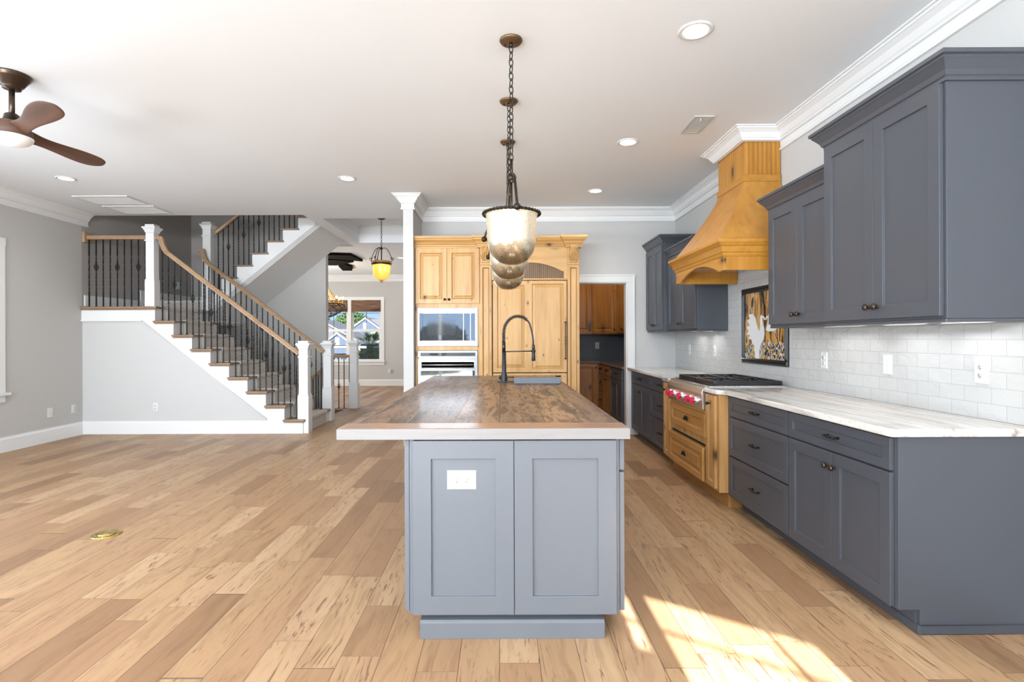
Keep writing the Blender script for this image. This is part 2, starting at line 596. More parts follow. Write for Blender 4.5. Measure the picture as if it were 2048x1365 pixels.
def island_mat():
    N = NT('reclaimed_wood_slab')
    sep = N.n('SeparateXYZ', {0: N.obj()})
    x = sep.outputs[0]
    W = 0.215
    u = N.math('DIVIDE', N.math('ADD', x, 3.02), W)
    i = N.math('FLOOR', u)
    fu = N.math('FRACT', u)
    wn = N.n('TexWhiteNoise', {'W': i}, noise_dimensions='1D')
    off = N.n('VectorMath', {0: wn.outputs[1], 1: (7.0, 11.0, 3.0)}, operation='MULTIPLY').outputs[0]
    pv = N.n('VectorMath', {0: N.obj(), 1: off}, operation='ADD').outputs[0]
    wv = N.noise(N.mapping(pv, (3.0, 1.0, 1)), 1.4, 3).outputs['Color']
    gv = N.n('VectorMath', {0: N.mapping(pv, (22.0, 1.2, 1)), 1: N.n('VectorMath', {0: wv, 1: (7, 7, 7)}, operation='MULTIPLY').outputs[0]}, operation='ADD').outputs[0]
    g = N.noise(gv, 1.0, 4, 0.6).outputs[0]
    base = N.ramp(wn.outputs[0], [(0.0, (0.15, 0.092, 0.058)), (0.5, (0.23, 0.135, 0.08)), (1.0, (0.31, 0.18, 0.10))])
    col = N.mix(N.ramp(g, [(0.40, (0.85, 0.85, 0.85)), (0.53, (0, 0, 0))]), base, (0.065, 0.034, 0.02))
    st = N.noise(N.mapping(pv, (9.0, 1.3, 1)), 1.0, 6, 0.66, 0.5).outputs[0]
    col = N.mix(N.ramp(st, [(0.52, (0, 0, 0)), (0.60, (0.8, 0.8, 0.8))]), col, (0.040, 0.031, 0.028))
    pits = N.noise(N.mapping(pv, (60.0, 9.0, 1)), 1.0, 3, 0.6).outputs[0]
    pf = N.ramp(pits, [(0.34, (1, 1, 1)), (0.40, (0, 0, 0))])
    col = N.mix(pf, col, (0.018, 0.012, 0.009))
    e1 = N.math('MINIMUM', fu, N.math('SUBTRACT', 1.0, fu))
    sf = N.ramp(e1, [(0.006, (1, 1, 1)), (0.016, (0, 0, 0))])
    col = N.mix(sf, col, (0.03, 0.018, 0.012))
    N.set(N.b.inputs['Base Color'], col)
    N.set(N.b.inputs['Roughness'], N.math('ADD', 0.28, N.math('MULTIPLY', st, 0.18)))
    N.set(N.b.inputs['Coat Weight'], 0.04)
    N.set(N.b.inputs['Specular IOR Level'], 0.38)
    N.set(N.b.inputs['Coat Roughness'], 0.10)
    hgt = N.math('SUBTRACT', N.math('MULTIPLY', g, 0.5), N.math('MULTIPLY', pf, 0.8))
    N.bump(hgt, 0.6, 0.003)
    return N.mat


def granite_mat():
    N = NT('white_granite')
    v = N.obj()
    wv = N.noise(N.mapping(v, (1.5, 0.6, 1.5)), 1.0, 2).outputs['Color']
    gv = N.n('VectorMath', {0: N.mapping(v, (16.0, 1.3, 16.0)), 1: N.n('VectorMath', {0: wv, 1: (3.5, 3.5, 3.5)}, operation='MULTIPLY').outputs[0]}, operation='ADD').outputs[0]
    g = N.noise(gv, 1.0, 6, 0.65).outputs[0]
    col = N.ramp(g, [(0.28, (0.15, 0.13, 0.11)), (0.38, (0.42, 0.385, 0.35)), (0.48, (0.64, 0.61, 0.575)), (0.66, (0.76, 0.745, 0.72))])
    sp = N.noise(v, 55.0, 4, 0.7).outputs[0]
    col = N.mix(N.ramp(sp, [(0.34, (0.5, 0.5, 0.5)), (0.44, (0, 0, 0))]), col, (0.33, 0.29, 0.25))
    rn = N.noise(N.mapping(v, (9.0, 0.8, 9.0)), 1.0, 3).outputs[0]
    col = N.mix(N.ramp(rn, [(0.56, (0, 0, 0)), (0.66, (0.5, 0.5, 0.5))]), col, (0.52, 0.36, 0.25))
    N.set(N.b.inputs['Base Color'], col)
    N.set(N.b.inputs['Roughness'], 0.09)
    return N.mat


def tile_mat():
    N = NT('white_subway_tile')
    sep = N.n('SeparateXYZ', {0: N.obj()})
    cv = N.n('CombineXYZ', {0: N.math('ADD', sep.outputs[1], 20.0 + 0.03), 1: N.math('SUBTRACT', sep.outputs[2], 0.916 - 0.0784), 2: 0.0})
    br = N.n('TexBrick', {'Vector': cv.outputs[0], 'Color1': (0.525, 0.525, 0.515), 'Color2': (0.555, 0.555, 0.545), 'Mortar': (0.40, 0.395, 0.385), 'Scale': 1.0, 'Mortar Size': 0.0014, 'Mortar Smooth': 0.2, 'Bias': 0.0, 'Brick Width': 0.1544, 'Row Height': 0.0784})
    br.offset = 0.5
    N.set(N.b.inputs['Base Color'], br.outputs[0])
    N.set(N.b.inputs['Roughness'], 0.12)
    w = N.noise(N.mapping(N.obj(), (1, 8, 13)), 1.6, 2, 0.5, 0.8).outputs[0]
    h = N.math('SUBTRACT', N.math('MULTIPLY', w, 1.0), N.math('MULTIPLY', br.outputs['Fac'], 0.35))
    N.bump(h, 0.55, 0.012)
    return N.mat


def mercury_mat():
    N = NT('mercury_glass')
    sep = N.n('SeparateXYZ', {0: N.obj()})
    z = sep.outputs[2]
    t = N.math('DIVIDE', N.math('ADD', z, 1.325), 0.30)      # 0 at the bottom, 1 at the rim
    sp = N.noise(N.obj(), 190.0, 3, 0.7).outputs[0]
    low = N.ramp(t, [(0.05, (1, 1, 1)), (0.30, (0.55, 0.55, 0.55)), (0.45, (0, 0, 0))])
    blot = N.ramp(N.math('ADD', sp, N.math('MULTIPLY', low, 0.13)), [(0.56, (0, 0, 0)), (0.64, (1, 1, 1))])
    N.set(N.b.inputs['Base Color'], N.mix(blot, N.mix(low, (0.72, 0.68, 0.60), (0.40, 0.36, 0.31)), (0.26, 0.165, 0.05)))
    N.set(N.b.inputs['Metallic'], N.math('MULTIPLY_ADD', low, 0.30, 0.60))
    N.set(N.b.inputs['Roughness'], 0.16)
    tl = N.n('BsdfTranslucent', {'Color': (0.95, 0.85, 0.66)})
    tp = N.n('BsdfTransparent', {'Color': (1.0, 0.95, 0.85)})
    m1 = N.n('MixShader', {0: 0.45, 1: tl.outputs[0], 2: tp.outputs[0]})
    fac = N.math('MULTIPLY_ADD', low, -0.13, 0.18)
    m2 = N.n('MixShader', {0: fac, 1: N.b.outputs[0], 2: m1.outputs[0]})
    N.t.links.new(m2.outputs[0], N.out.inputs[0])
    return N.mat


def amber_mat():
    N = NT('amber_glass')
    N.set(N.b.inputs['Base Color'], (0.80, 0.50, 0.16))
    N.set(N.b.inputs['Roughness'], 0.15)
    tl = N.n('BsdfTranslucent', {'Color': (0.85, 0.48, 0.14)})
    tp = N.n('BsdfTransparent', {'Color': (1.0, 0.66, 0.22)})
    m1 = N.n('MixShader', {0: 0.4, 1: tl.outputs[0], 2: tp.outputs[0]})
    m2 = N.n('MixShader', {0: 0.62, 1: N.b.outputs[0], 2: m1.outputs[0]})
    N.t.links.new(m2.outputs[0], N.out.inputs[0])
    return N.mat


def pane_mat():
    N = NT('window_glass')
    tp = N.n('BsdfTransparent', {'Color': (0.97, 0.98, 0.98)})
    gl = N.n('BsdfGlossy', {'Color': (1, 1, 1), 'Roughness': 0.0})
    fr = N.n('Fresnel', {'IOR': 1.18})
    m = N.n('MixShader', {0: fr.outputs[0], 1: tp.outputs[0], 2: gl.outputs[0]})
    N.t.links.new(m.outputs[0], N.out.inputs[0])
    return N.mat


def bamboo_mat():
    N = NT('woven_bamboo')
    v = N.obj()
    g = N.noise(N.mapping(v, (3, 3, 90)), 1.0, 3).outputs[0]
    N.set(N.b.inputs['Base Color'], N.ramp(g, [(0.3, (0.06, 0.03, 0.015)), (0.5, (0.17, 0.085, 0.045)), (0.7, (0.33, 0.21, 0.13))]))
    N.set(N.b.inputs['Roughness'], 0.7)
    return N.mat


def leaf_mat(name, a, b):
    N = NT(name)
    g = N.noise(N.obj(), 3.0, 4).outputs[0]
    N.set(N.b.inputs['Base Color'], N.ramp(g, [(0.35, a), (0.65, b)]))
    N.set(N.b.inputs['Roughness'], 0.6)
    return N.mat


def siding_mat():
    N = NT('blue_board_siding')
    sep = N.n('SeparateXYZ', {0: N.obj()})
    f = N.math('FRACT', N.math('MULTIPLY', sep.outputs[0], 2.6))
    N.set(N.b.inputs['Base Color'], N.mix(N.ramp(f, [(0.08, (1, 1, 1)), (0.14, (0, 0, 0))]), (0.017, 0.028, 0.048), (0.011, 0.019, 0.034)))
    N.set(N.b.inputs['Roughness'], 0.8)
    return N.mat


def mosaic_mat():
    N = NT('mosaic_ground')
    v = N.obj()
    sep = N.n('SeparateXYZ', {0: v})
    st = N.noise(N.mapping(v, (1, 15.0, 2.6)), 1.0, 3, 0.6, 0.6).outputs[0]
    up = N.ramp(st, [(0.36, (0.02, 0.02, 0.022)), (0.43, (0.33, 0.17, 0.05)), (0.52, (0.62, 0.33, 0.075)), (0.60, (0.62, 0.40, 0.25)), (0.66, (0.05, 0.045, 0.04))], 'CONSTANT')
    vo = N.n('TexVoronoi', {'Vector': v, 'Scale': 48.0})
    cs = N.n('SeparateColor', {0: vo.outputs['Color']})
    dots = N.ramp(cs.outputs[0], [(0.0, (0.04, 0.04, 0.045)), (0.22, (0.36, 0.34, 0.36)), (0.5, (0.55, 0.53, 0.57)), (0.68, (0.62, 0.42, 0.11)), (0.86, (0.42, 0.22, 0.05))], 'CONSTANT')
    cut = N.math('LESS_THAN', N.math('ADD', sep.outputs[2], N.math('MULTIPLY', N.noise(v, 9.0, 2).outputs[0], 0.14)), 0.275)
    N.set(N.b.inputs['Base Color'], N.mix(cut, up, dots))
    N.set(N.b.inputs['Roughness'], 0.18)
    N.bump(N.n('TexVoronoi', {'Vector': v, 'Scale': 60.0}, feature='DISTANCE_TO_EDGE').outputs['Distance'], 0.4, 0.004)
    return N.mat


def grille_mat():
    N = NT('white_louvred_grille')
    sep = N.n('SeparateXYZ', {0: N.obj()})
    f = N.math('FRACT', N.math('MULTIPLY', sep.outputs[1], 60.0))
    N.set(N.b.inputs['Base Color'], N.mix(N.ramp(f, [(0.35, (0, 0, 0)), (0.5, (1, 1, 1))]), (0.72, 0.72, 0.71), (0.50, 0.50, 0.49)))
    N.set(N.b.inputs['Roughness'], 0.5)
    return N.mat


M['floor'] = floor_mat()
M['slab'] = island_mat()
M['granite'] = granite_mat()
M['tile'] = tile_mat()
M['mercury'] = mercury_mat()
M['amber'] = amber_mat()
M['pane'] = pane_mat()
M['bamboo'] = bamboo_mat()
M['siding'] = siding_mat()
M['mosaic'] = mosaic_mat()
M['grille'] = grille_mat()
M['can'] = emit('lit_can_lens', (1.0, 0.97, 0.92), 4.0)
M['bulb'] = emit('lit_bulb', (1.0, 0.86, 0.62), 9.0)
M['flame'] = emit('lit_candle_bulb', (1.0, 0.80, 0.50), 12.0)
M['dome'] = emit('frosted_dome', (0.80, 0.80, 0.79), 0.12)
M['exttrim'] = plain('exterior_white_paint', (0.12, 0.12, 0.125), 0.7)
M['roofing'] = plain('grey_shingle', (0.045, 0.045, 0.052), 0.9, bumps=(8, 0.3))
M['leaf'] = leaf_mat('green_foliage', (0.010, 0.025, 0.004), (0.035, 0.065, 0.012))
M['palm'] = leaf_mat('palm_leaf', (0.13, 0.17, 0.03), (0.34, 0.37, 0.09))
M['bark'] = plain('bark', (0.12, 0.085, 0.06), 0.9)
M['lawnr'] = leaf_mat('patio_lawn', (0.012, 0.022, 0.004), (0.02, 0.03, 0.008))
M['lawn'] = leaf_mat('lawn', (0.07, 0.10, 0.03), (0.12, 0.13, 0.05))
M['bead'] = plain('amber_bead', (0.55, 0.27, 0.03), 0.25)
M['hickory_end'] = plain('brown_breadboard', (0.30, 0.17, 0.11), 0.25)

# ================================================================== the setting
CZ = 3.085          # main ceiling height
XL, XR = -5.85, 2.38
YB = 7.30           # kitchen back wall
T = 0.12


def wall_boxes(mb, ax, w0, w1, u0, u1, z0, z1, holes=()):
    """wall slab: ax 'x' runs along X (w = Y thickness), ax 'y' runs along Y (w = X thickness)"""
    us = sorted({u0, u1} | {h[0] for h in holes} | {h[1] for h in holes})
    for a, b in zip(us[:-1], us[1:]):
        hs = sorted([(h[2], h[3]) for h in holes if h[0] <= a + 1e-6 and h[1] >= b - 1e-6])
        z = z0
        for h0, h1 in hs + [(z1, z1)]:
            if h0 > z + 1e-6:
                if ax == 'x':
                    mb.box(a, b, w0, w1, z, h0)
                else:
                    mb.box(w0, w1, a, b, z, h0)
            z = max(z, h1)
    return mb


# floor, with the opening of the stair that goes down
fl = MB()
fl.box(XL - .1, XR + .1, -4.2, 8.75, -.2, 0)
fl.box(XL - .1, -5.2, 8.75, 9.95, -.2, 0)
fl.box(-2.93, XR + .1, 8.75, 9.95, -.2, 0)
fl.box(-6.6, XR + .1, 9.95, 15.0, -.2, 0)
struct('floor', fl, M['floor'])

ce = MB()
ce.box(XL - .1, XR + .1, -4.2, 7.62, CZ, 3.4)
ce.box(-2.82, -2.617, 7.62, 15.0, CZ, 3.4)
ce.box(-2.617, XR + .1, 7.62, 7.85, CZ, 3.4)
ce.box(-1.33, XR + .1, 7.85, 9.86, CZ, 3.4)
ce.box(-2.617, XR + .1, 9.86, 15.0, CZ, 3.4)
ce.box(-6.6, -2.82, 10.24, 15.0, CZ, 3.4)
ce.box(-2.75, -1.2, 7.75, 9.96, 3.4, 3.5)
ce.box(XL - .2, -2.6, 7.4, 10.4, 5.8, 5.9)
struct('ceiling', ce, M['ceil'])
# stepped trim of the foyer tray
tr = MB().sweep([(-1.33, 7.85), (-1.33, 9.86), (-2.617, 9.86), (-2.617, 7.85)], [(0, .0), (.035, 0), (.035, -.012), (.012, -.02), (.012, -.16), (0, -.16)], 3.40, closed=True)
struct('trim_1', tr, M['trim'])

wl = MB()
wall_boxes(wl, 'y', XL - T, XL, -2.4, 7.46, 0, CZ, [(4.9, 6.19, .70, 2.42), (.6, 4.2, .70, 2.42)])
struct('wall_left', wl, M['wall'])
ZS = lambda x: 2.215 + (x + 4.246) * .803 - .07
struct('wall_stairwell_left', MB().box(XL - T, XL, 7.46, 10.24, -2.7, 5.8), M['wall_shaded'])
struct('wall_stairwell_back', MB().prism([(XL, ZS(-4.95)), (-4.95, ZS(-4.95)), (-3.313, ZS(-3.313)), (-3.313, 5.8), (XL, 5.8)], 1, 10.1, 10.24).box(-3.313, -2.82, 10.1, 10.24, CZ, 5.8), M['wall_shaded'])
struct('wall_upper_front', MB().box(XL, -2.82, 7.5, 7.62, 3.4, 5.8), M['wall_shaded'])
struct('wall_upper_right', MB().box(-2.82, -2.7, 7.5, 10.24, 3.4, 5.8), M['wall_shaded'])
struct('wall_stair_back', MB().prism([(XL, ZS(-4.95)), (-4.95, ZS(-4.95)), (-3.313, ZS(-3.313)), (-3.313, -2.7), (XL, -2.7)], 1, 10.1, 10.24), M['wall'])
struct('wall_basement_back', MB().box(-3.3, XR, 9.95, 10.1, -2.7, -.2), M['wall'])
struct('wall_basement_front', MB().box(-5.3, -2.8, 8.63, 8.75, -2.7, -.2), M['wall'])
struct('wall_basement_right', MB().box(-2.93, -2.8, 8.75, 9.95, -2.7, -.2), M['wall'])
struct('floor_basement', MB().box(-5.3, -2.8, 8.6, 10.1, -2.8, -2.7), M['wall'])
struct('wall_right', MB().box(XR, XR + T, -4.0, 10.1, 0, CZ), M['wallk'])
wb_ = MB()
wall_boxes(wb_, 'x', YB, YB + T, -1.082, XR, 0, CZ, [(.90, 1.712, 0, 2.075)])
struct('wall_back', wb_, M['wallk'])
struct('wall_pier', MB().box(-1.205, -1.082, 6.58, 14.9, 0, CZ), M['wallk'])
wf = MB()
wall_boxes(wf, 'x', 14.9, 15.0, -6.6, XR, 0, CZ, [(-5.10, -4.28, .69, 2.38), (-4.18, -3.36, .69, 2.38)])
struct('wall_far', wf, M['wall'])
struct('wall_dining', MB().box(-6.6, -6.5, 10.24, 14.9, 0, CZ).box(-6.6, XL, 10.1, 10.24, 0, CZ), M['wall'])
struct('wall_pantry', MB().box(-.95, XR, 9.9, 10.02, 0, CZ).box(-1.05, -.93, 7.42, 10.02, 0, CZ), M['pantryw'])
wr_ = MB()
wall_boxes(wr_, 'x', -2.37, -2.25, XL - T, .3, 0, CZ, [(-5.4, -3.72, .04, 2.65), (-3.64, -1.84, .04, 2.65), (-1.76, -.1, .04, 2.65)])
struct('wall_rear', wr_, M['wall'])
# angled bay wall behind the camera with the window that throws the sun patch
te = math.tan(SUN_E)
top = 2.35
y0b = 2.734 - top / te
BU = Vector((1, -.721, 0)).normalized()
BO = Vector((.3, y0b + .721 * (.713 - .3), 0))


def bu(x):
    return (x - .3) / BU.x


FB = (BO, BU, Vector((0, 0, 1)), Vector((BU.y, -BU.x, 0)))
b_ = MB(FB)
segs = [(.3, .565, 0, CZ), (.565, .628, 0, 2.10), (.628, .713, 0, CZ), (.713, 1.333, 0, 1.15), (1.333, XR, 0, CZ)]
for a, b, z0, z1 in segs:
    b_.box(bu(a), bu(b), z0, z1, -.02, .0)
b_.box(bu(.565), bu(1.333), top, CZ, -.02, 0)
struct('wall_bay', b_, M['wall'])
b_ = MB(FB)
mz = top - .327 * te
b_.box(bu(.565), bu(1.333), mz - .006, mz + .006, -.016, -.004)
b_.box(bu(1.172), bu(1.190), 1.15, top, -.016, -.004)
struct('window_4', b_, M['trim'])
struct('wall_return', MB().box(.24, .3, -2.37, BO.y + .02, 0, CZ), M['wall'])
struct('roof_sun_block', MB().box(-7, .22, -9.2, -2.4, 2.8, 2.9), M['ceil'])  # unseen roof, added to keep the sun out of the rear openings

# ---- windows
def casing(mb, fr, u0, u1, z0, z1, w=.097, sill=True):
    mb.fr = fr
    mb.box(u0 - w, u0, z0, z1, 0, .02)
    mb.box(u1, u1 + w, z0, z1, 0, .02)
    mb.box(u0 - w - .005, u1 + w + .005, z1, z1 + w, 0, .024)
    if sill:
        mb.box(u0 - w - .03, u1 + w + .03, z0 - .03, z0, 0, .06)
        mb.box(u0 - w, u1 + w, z0 - .11, z0 - .03, 0, .018)
    return mb


w1 = casing(MB(), F_front(0, 14.9), -5.10, -3.36, .69, 2.38)
w1.box(-4.28, -4.18, .69, 2.38, 0, .02)
for a, b in ((-5.10, -4.28), (-4.18, -3.36)):
    for z0, z1, d in ((.69, 1.56, -.05), (1.53, 2.38, -.08)):
        w1.box(a, b, z0, z0 + .05, d, d + .03)
        w1.box(a, b, z1 - .05, z1, d, d + .03)
        w1.box(a, a + .05, z0 + .05, z1 - .05, d, d + .03)
        w1.box(b - .05, b, z0 + .05, z1 - .05, d, d + .03)
    c = (a + b) / 2
    w1.box(c - .005, c + .005, .69, 2.38, -.075, -.063, 1)
    w1.box(a, b, 1.12, 1.132, -.045, -.037, 1)
    w1.box(a, b, 2.02, 2.032, -.075, -.067, 1)
    w1.box(a, b, .72, 2.36, -.058, -.0575, 2)
o = w1.build('window_1', [M['trim'], M['iron'], M['pane']])
o['kind'] = 'structure'
for nm, (a, b) in (('window_2', (4.9, 6.19)), ('window_unseen', (.6, 4.2))):  # the second window is unseen, added to carry the left fill lamp
    w2 = MB(F_right(XL, 0))
    casing(w2, F_right(XL, 0), a, b, .70, 2.42)
    w2.box(a, b, 1.52, 1.58, -.07, -.03)
    for u in (a, b - .05):
        w2.box(u, u + .05, .70, 2.42, -.07, -.03)
    w2.box(a, b, .71, 2.41, -.052, -.05, 1)
    o = w2.build(nm, [M['trim'], M['pane']])
    o['kind'] = 'structure'

# ---- door casing of the pantry
dc = casing(MB(), F_front(0, YB), .90, 1.712, 0, 2.075, sill=False)
dc.box(.90 - .105, .90 - .085, 0, 2.17, 0, .03).box(1.712 + .085, 1.712 + .105, 0, 2.17, 0, .03).box(.79, 1.822, 2.16, 2.18, 0, .032)
dc.box(1.700, 1.712, 0, 2.063, -T, -.0005).box(.90, .912, 0, 2.063, -T, -.0005).box(.90, 1.712, 2.063, 2.075, -T, -.0005)
struct('door_1', dc, M['trim'], .003)

# ---- baseboards
BBP = [(0, 0), (.018, 0), (.018, .15), (.010, .165), (.010, .18), (0, .18)]


def baseboard(name, path, z=0, prof=BBP):
    struct(name, MB().sweep(path, prof, z), M['trim'])


baseboard('baseboard_left', [(XL, 7.46), (XL, -2.2)])
baseboard('baseboard_far', [(-1.211, 14.9), (-6.5, 14.9)])
baseboard('baseboard_back', [(1.86, 7.30), (1.80, 7.30)])
baseboard('baseboard_pier', [(-1.205, 7.6), (-1.205, 14.9)])
SKP = [(0, 0), (.016, 0), (.016, .14), (.008, .155), (0, .155)]
baseboard('baseboard_landing', [(XL, 8.66), (XL, 7.50)], 1.79, SKP)
baseboard('baseboard_upper_landing', [(-4.6, 10.1), (XL, 10.1), (XL, 8.66)], 1.94, [(0, -.1), (.016, -.1), (.016, .16), (.008, .175), (0, .175)])

# ---- crown mouldings
CUP = [(0, -.105), (.030, -.100), (.030, -.090), (.042, -.078), (.062, -.045), (.088, -.026), (.098, -.022), (.098, -.012), (.115, -.010), (.115, 0), (0, 0)]
CLO = [(0, -.18), (.022, -.18), (.022, -.166), (.014, -.155), (.014, -.105), (0, -.105)]
kp = [(XR, -3.7), (XR, 4.53), (2.058, 4.53), (2.058, 5.09), (XR, 5.09), (XR, YB), (-1.082, YB), (-1.082, 6.58), (-1.211, 6.58), (-1.211, 6.75)]
struct('trim_2', MB().sweep(kp, CUP, CZ - .001), M['trim'])
struct('trim_3', MB().sweep(kp[:2], CLO, CZ), M['trim'])
struct('trim_4', MB().sweep(kp[4:], CLO, CZ), M['trim'])
struct('trim_5', MB().sweep([(XL, 7.56), (XL, -2.2)], CUP, CZ - .001).sweep([(XL, 7.56), (XL, -2.2)], CLO, CZ), M['trim'])
struct('trim_6', MB().sweep([(-1.211, 14.9), (-6.5, 14.9)], CUP, CZ - .001).sweep([(-1.211, 14.9), (-6.5, 14.9)], CLO, CZ), M['trim'])

# ================================================================== staircase
R_, RUN = .1976, .2566


def XN(k):
    return -2.74 - (k - 1) * RUN


YS0, YS1 = 7.46, 8.62
ZL = 9 * R_
Z2 = 1.94
YU = 8.75
RU, RUNU = .198, .251


def XU(k):
    return -4.60 + (k - 2) * RUNU


def ZU(k):
    return 2.333 + (k - 2) * RU


# grey wall under the lower flight, front and back
pts = [(-2.80, 0), (-2.80, R_ - .05)]
for k in range(1, 9):
    pts += [(XN(k + 1) - .04, k * R_ - .05), (XN(k + 1) - .04, (k + 1) * R_ - .06)]
pts += [(XL, ZL - .06), (XL, 0)]
struct('wall_stair', MB().prism(pts, 1, YS0 + .005, YS0 + .05), M['wallk'])
struct('wall_stair_inner', MB().prism(pts, 1, YS1 - .05, YS1 - .005), M['wallk'])
baseboard('baseboard_stair', [(-3.26, YS0 + .005), (XL, YS0 + .005)])

st = thing('staircase', 'white and oak staircase with beige carpet runner rising to a landing', 'staircase', (-3.9, 7.46, 0))
pts = [(-2.77, 0), (-2.77, R_ - .03)]
for k in range(1, 9):
    pts += [(XN(k + 1) - .03, k * R_ - .03), (XN(k + 1) - .03, (k + 1) * R_ - .03)]
pts += [(XL, ZL - .03), (XL, 1.583), (-5.006, 1.583), (-3.26, .20), (-3.26, 0)]
MB().prism(pts, 1, YS0 - .012, YS0 + .004).build('stringer', M['trim'], st, .002)
MB().sweep([(-5.006, YS0 - .012), (XL, YS0 - .012)], [(0, 0), (.01, 0), (.01, .018), (0, .018)], 1.575).tube([(-5.0, YS0 - .014, 1.583), (-3.27, YS0 - .014, .208)], .007, 6).build('stringer_bead', M['trim'], st)
rb = MB()
for k in range(1, 10):
    rb.box(XN(k) - .05, XN(k) - .03, YS0, YS1, (k - 1) * R_, k * R_ - .03)
rb.build('riser', M['trim'], st)
for k in range(1, 9):
    for a, b in ((YS0 - .04, 7.70), (8.38, YS1 + .04)):
        MB().box(XN(k + 1) - .05, XN(k), a, b, k * R_ - .03, k * R_).build('tread', M['treadw'], st, .010)
        if a < 7.5:
            MB().box(XN(k + 1) - .035, XN(k) - .012, YS0 - .028, YS0 - .012, k * R_ - .048, k * R_ - .03).build('tread_moulding', M['treadw'], st, .004)
cp = MB()
for k in range(1, 10):
    y0, y1 = (7.70, 8.38)
    cp.box(XN(k) - .03, XN(k) - .012, y0, y1, (k - 1) * R_ + .0, k * R_ - .022)
    if k < 9:
        cp.box(XN(k + 1) - .03, XN(k) + .012, y0, y1, k * R_ - .034, k * R_ + .012)
cp.box(XL + .02, XN(9) + .012, 7.56, YU, ZL - .034, ZL + .012)
cp.build('carpet_runner', M['carpet'], st, .012)
MB().box(XL + .002, XN(9) - .055, YS0, YU - .02, 1.60, ZL - .036).build('landing', M['trim'], st)
MB().box(XL + .001, XN(9), YS0 - .04, 7.56, ZL - .03, ZL).box(XN(9) - .06, XN(9), 7.56, 7.72, ZL - .03, ZL).build('landing_nosing', M['treadw'], st, .008)
MB().box(XL + .001, XN(9) - .02, YS0 - .028, YS0 - .012, ZL - .05, ZL - .03).build('landing_moulding', M['treadw'], st, .004)

us = thing('upper_staircase', 'upper stair flight rising behind the lower one to the second floor', 'staircase', (-4.0, 8.75, 1.94))
MB().box(XL + .02, -4.86, YU, 10.09, 1.60, Z2 - .03).build('landing', M['trim'], us)
MB().box(XL + .02, -4.84, YU - .02, 10.08, Z2 - .034, Z2 + .012).box(XL + .02, -4.86, YU - .012, YU, ZL, Z2 - .02).build('carpet', M['carpet'], us, .010)
zb = lambda x: 2.215 + (x + 4.246) * .803
pts = [(-4.86, zb(-4.86)), (-4.86, ZU(1) - .03)]
for k in range(1, 8):
    pts += [(XU(k + 1) + .03, ZU(k) - .03), (XU(k + 1) + .03, ZU(k + 1) - .03)]
pts += [(XU(8) + .06, ZU(8) - .03), (XU(8) + .06, zb(-3.026)), (-3.026, zb(-3.026))]
MB().prism(pts, 1, YU - .012, YU + .02).build('stringer', M['trim'], us, .002)
MB().prism([(-4.95, zb(-4.95) - .09), (-3.0, zb(-3.0) - .09), (-2.85, zb(-3.0)), (-3.0, zb(-3.0) + .02), (-4.95, zb(-4.95) + .02)], 1, YU + .004, YU + .03).build('skirt', M['wall'], us)
MB().prism([(-4.95, zb(-4.95) - .09), (-2.9, zb(-2.9) - .09), (-2.9, zb(-2.9) - .04), (-4.95, zb(-4.95) - .04)], 1, YU + .03, 10.1).build('soffit', M['ceil'], us)
for k in range(1, 9):
    MB().box(XU(k), XU(k + 1) + .05, YU - .04, YU + .24, ZU(k) - .03, ZU(k)).build('tread', M['treadw'], us, .010)
cp = MB()
for k in range(1, 9):
    cp.box(XU(k) - .012, XU(k + 1) + .03, YU + .24, 9.95, ZU(k) - .034, ZU(k) + .012).box(XU(k) + .012, XU(k) + .05, YU + .02, 10.09, ZU(k) - RU, ZU(k) - .03)
cp.build('carpet_runner', M['carpet'], us, .010)

ds = thing('basement_staircase', 'carpeted stair flight going down beside the white newel posts', 'staircase', (-2.95, 9.3, 0))
cp = MB()
for k in range(1, 9):
    cp.box(-2.95 - k * .26, -2.95 - (k - 1) * .26, 8.77, 9.93, -k * .19 - .2, -k * .19)
cp.build('step', M['carpet'], ds)

# ---- newel posts
def newel(label, x, y, z0, z1, bw=.155, w=.126, bh=.52):
    t = thing('newel_post', label, 'newel post', (x, y, z0), 'white newel posts of the stairs')
    h = bw / 2
    b = w / 2
    m = MB().box(x - h, x + h, y - h, y + h, z0, z0 + bh)
    m.nest(0, 0, 0, 0, [(0, 0), (0, 0)]) if False else None
    m.build('base', M['trim'], t, .006)
    m = MB().box(x - b, x + b, y - b, y + b, z0 + bh, z1 - .12).box(x - b - .008, x + b + .008, y - b - .008, y + b + .008, z0 + bh, z0 + bh + .022)
    m.box(x - b - .012, x + b + .012, y - b - .012, y + b + .012, z1 - .235, z1 - .215)
    m.build('shaft', M['trim'], t, .003)
    pr = [(-.004, -.12), (.006, -.11), (.010, -.09), (.026, -.062), (.034, -.055), (.034, -.035), (.006, -.030), (.006, -.0), (-.0, 0.0)]
    c = [(x - b, y - b), (x - b, y + b), (x + b, y + b), (x + b, y - b)]
    cap = MB().sweep(c, pr, z1, closed=True)
    cap.box(x - b - .002, x + b + .002, y - b - .002, y + b + .002, z1 - .1, z1)
    cap.build('cap', M['trim'], t)
    return t


newel('white newel post at the foot of the stairs, nearest the island', -2.775, 7.545, 0, 1.29)
newel('white newel post at the left landing where two handrails meet', -4.913, 7.535, ZL, 2.93, .135, .115, .36)
newel('white newel post at the foot of the second handrail, between two other posts', -2.805, 8.66, 0, 1.286)
newel('white newel post standing alone before the dining window', -2.79, 10.12, 0, 1.29, .17, .135, .47)
newel('white newel post where the upper stair railing starts', -4.757, 8.70, Z2 - .16, 3.215, .15, .13, .42)


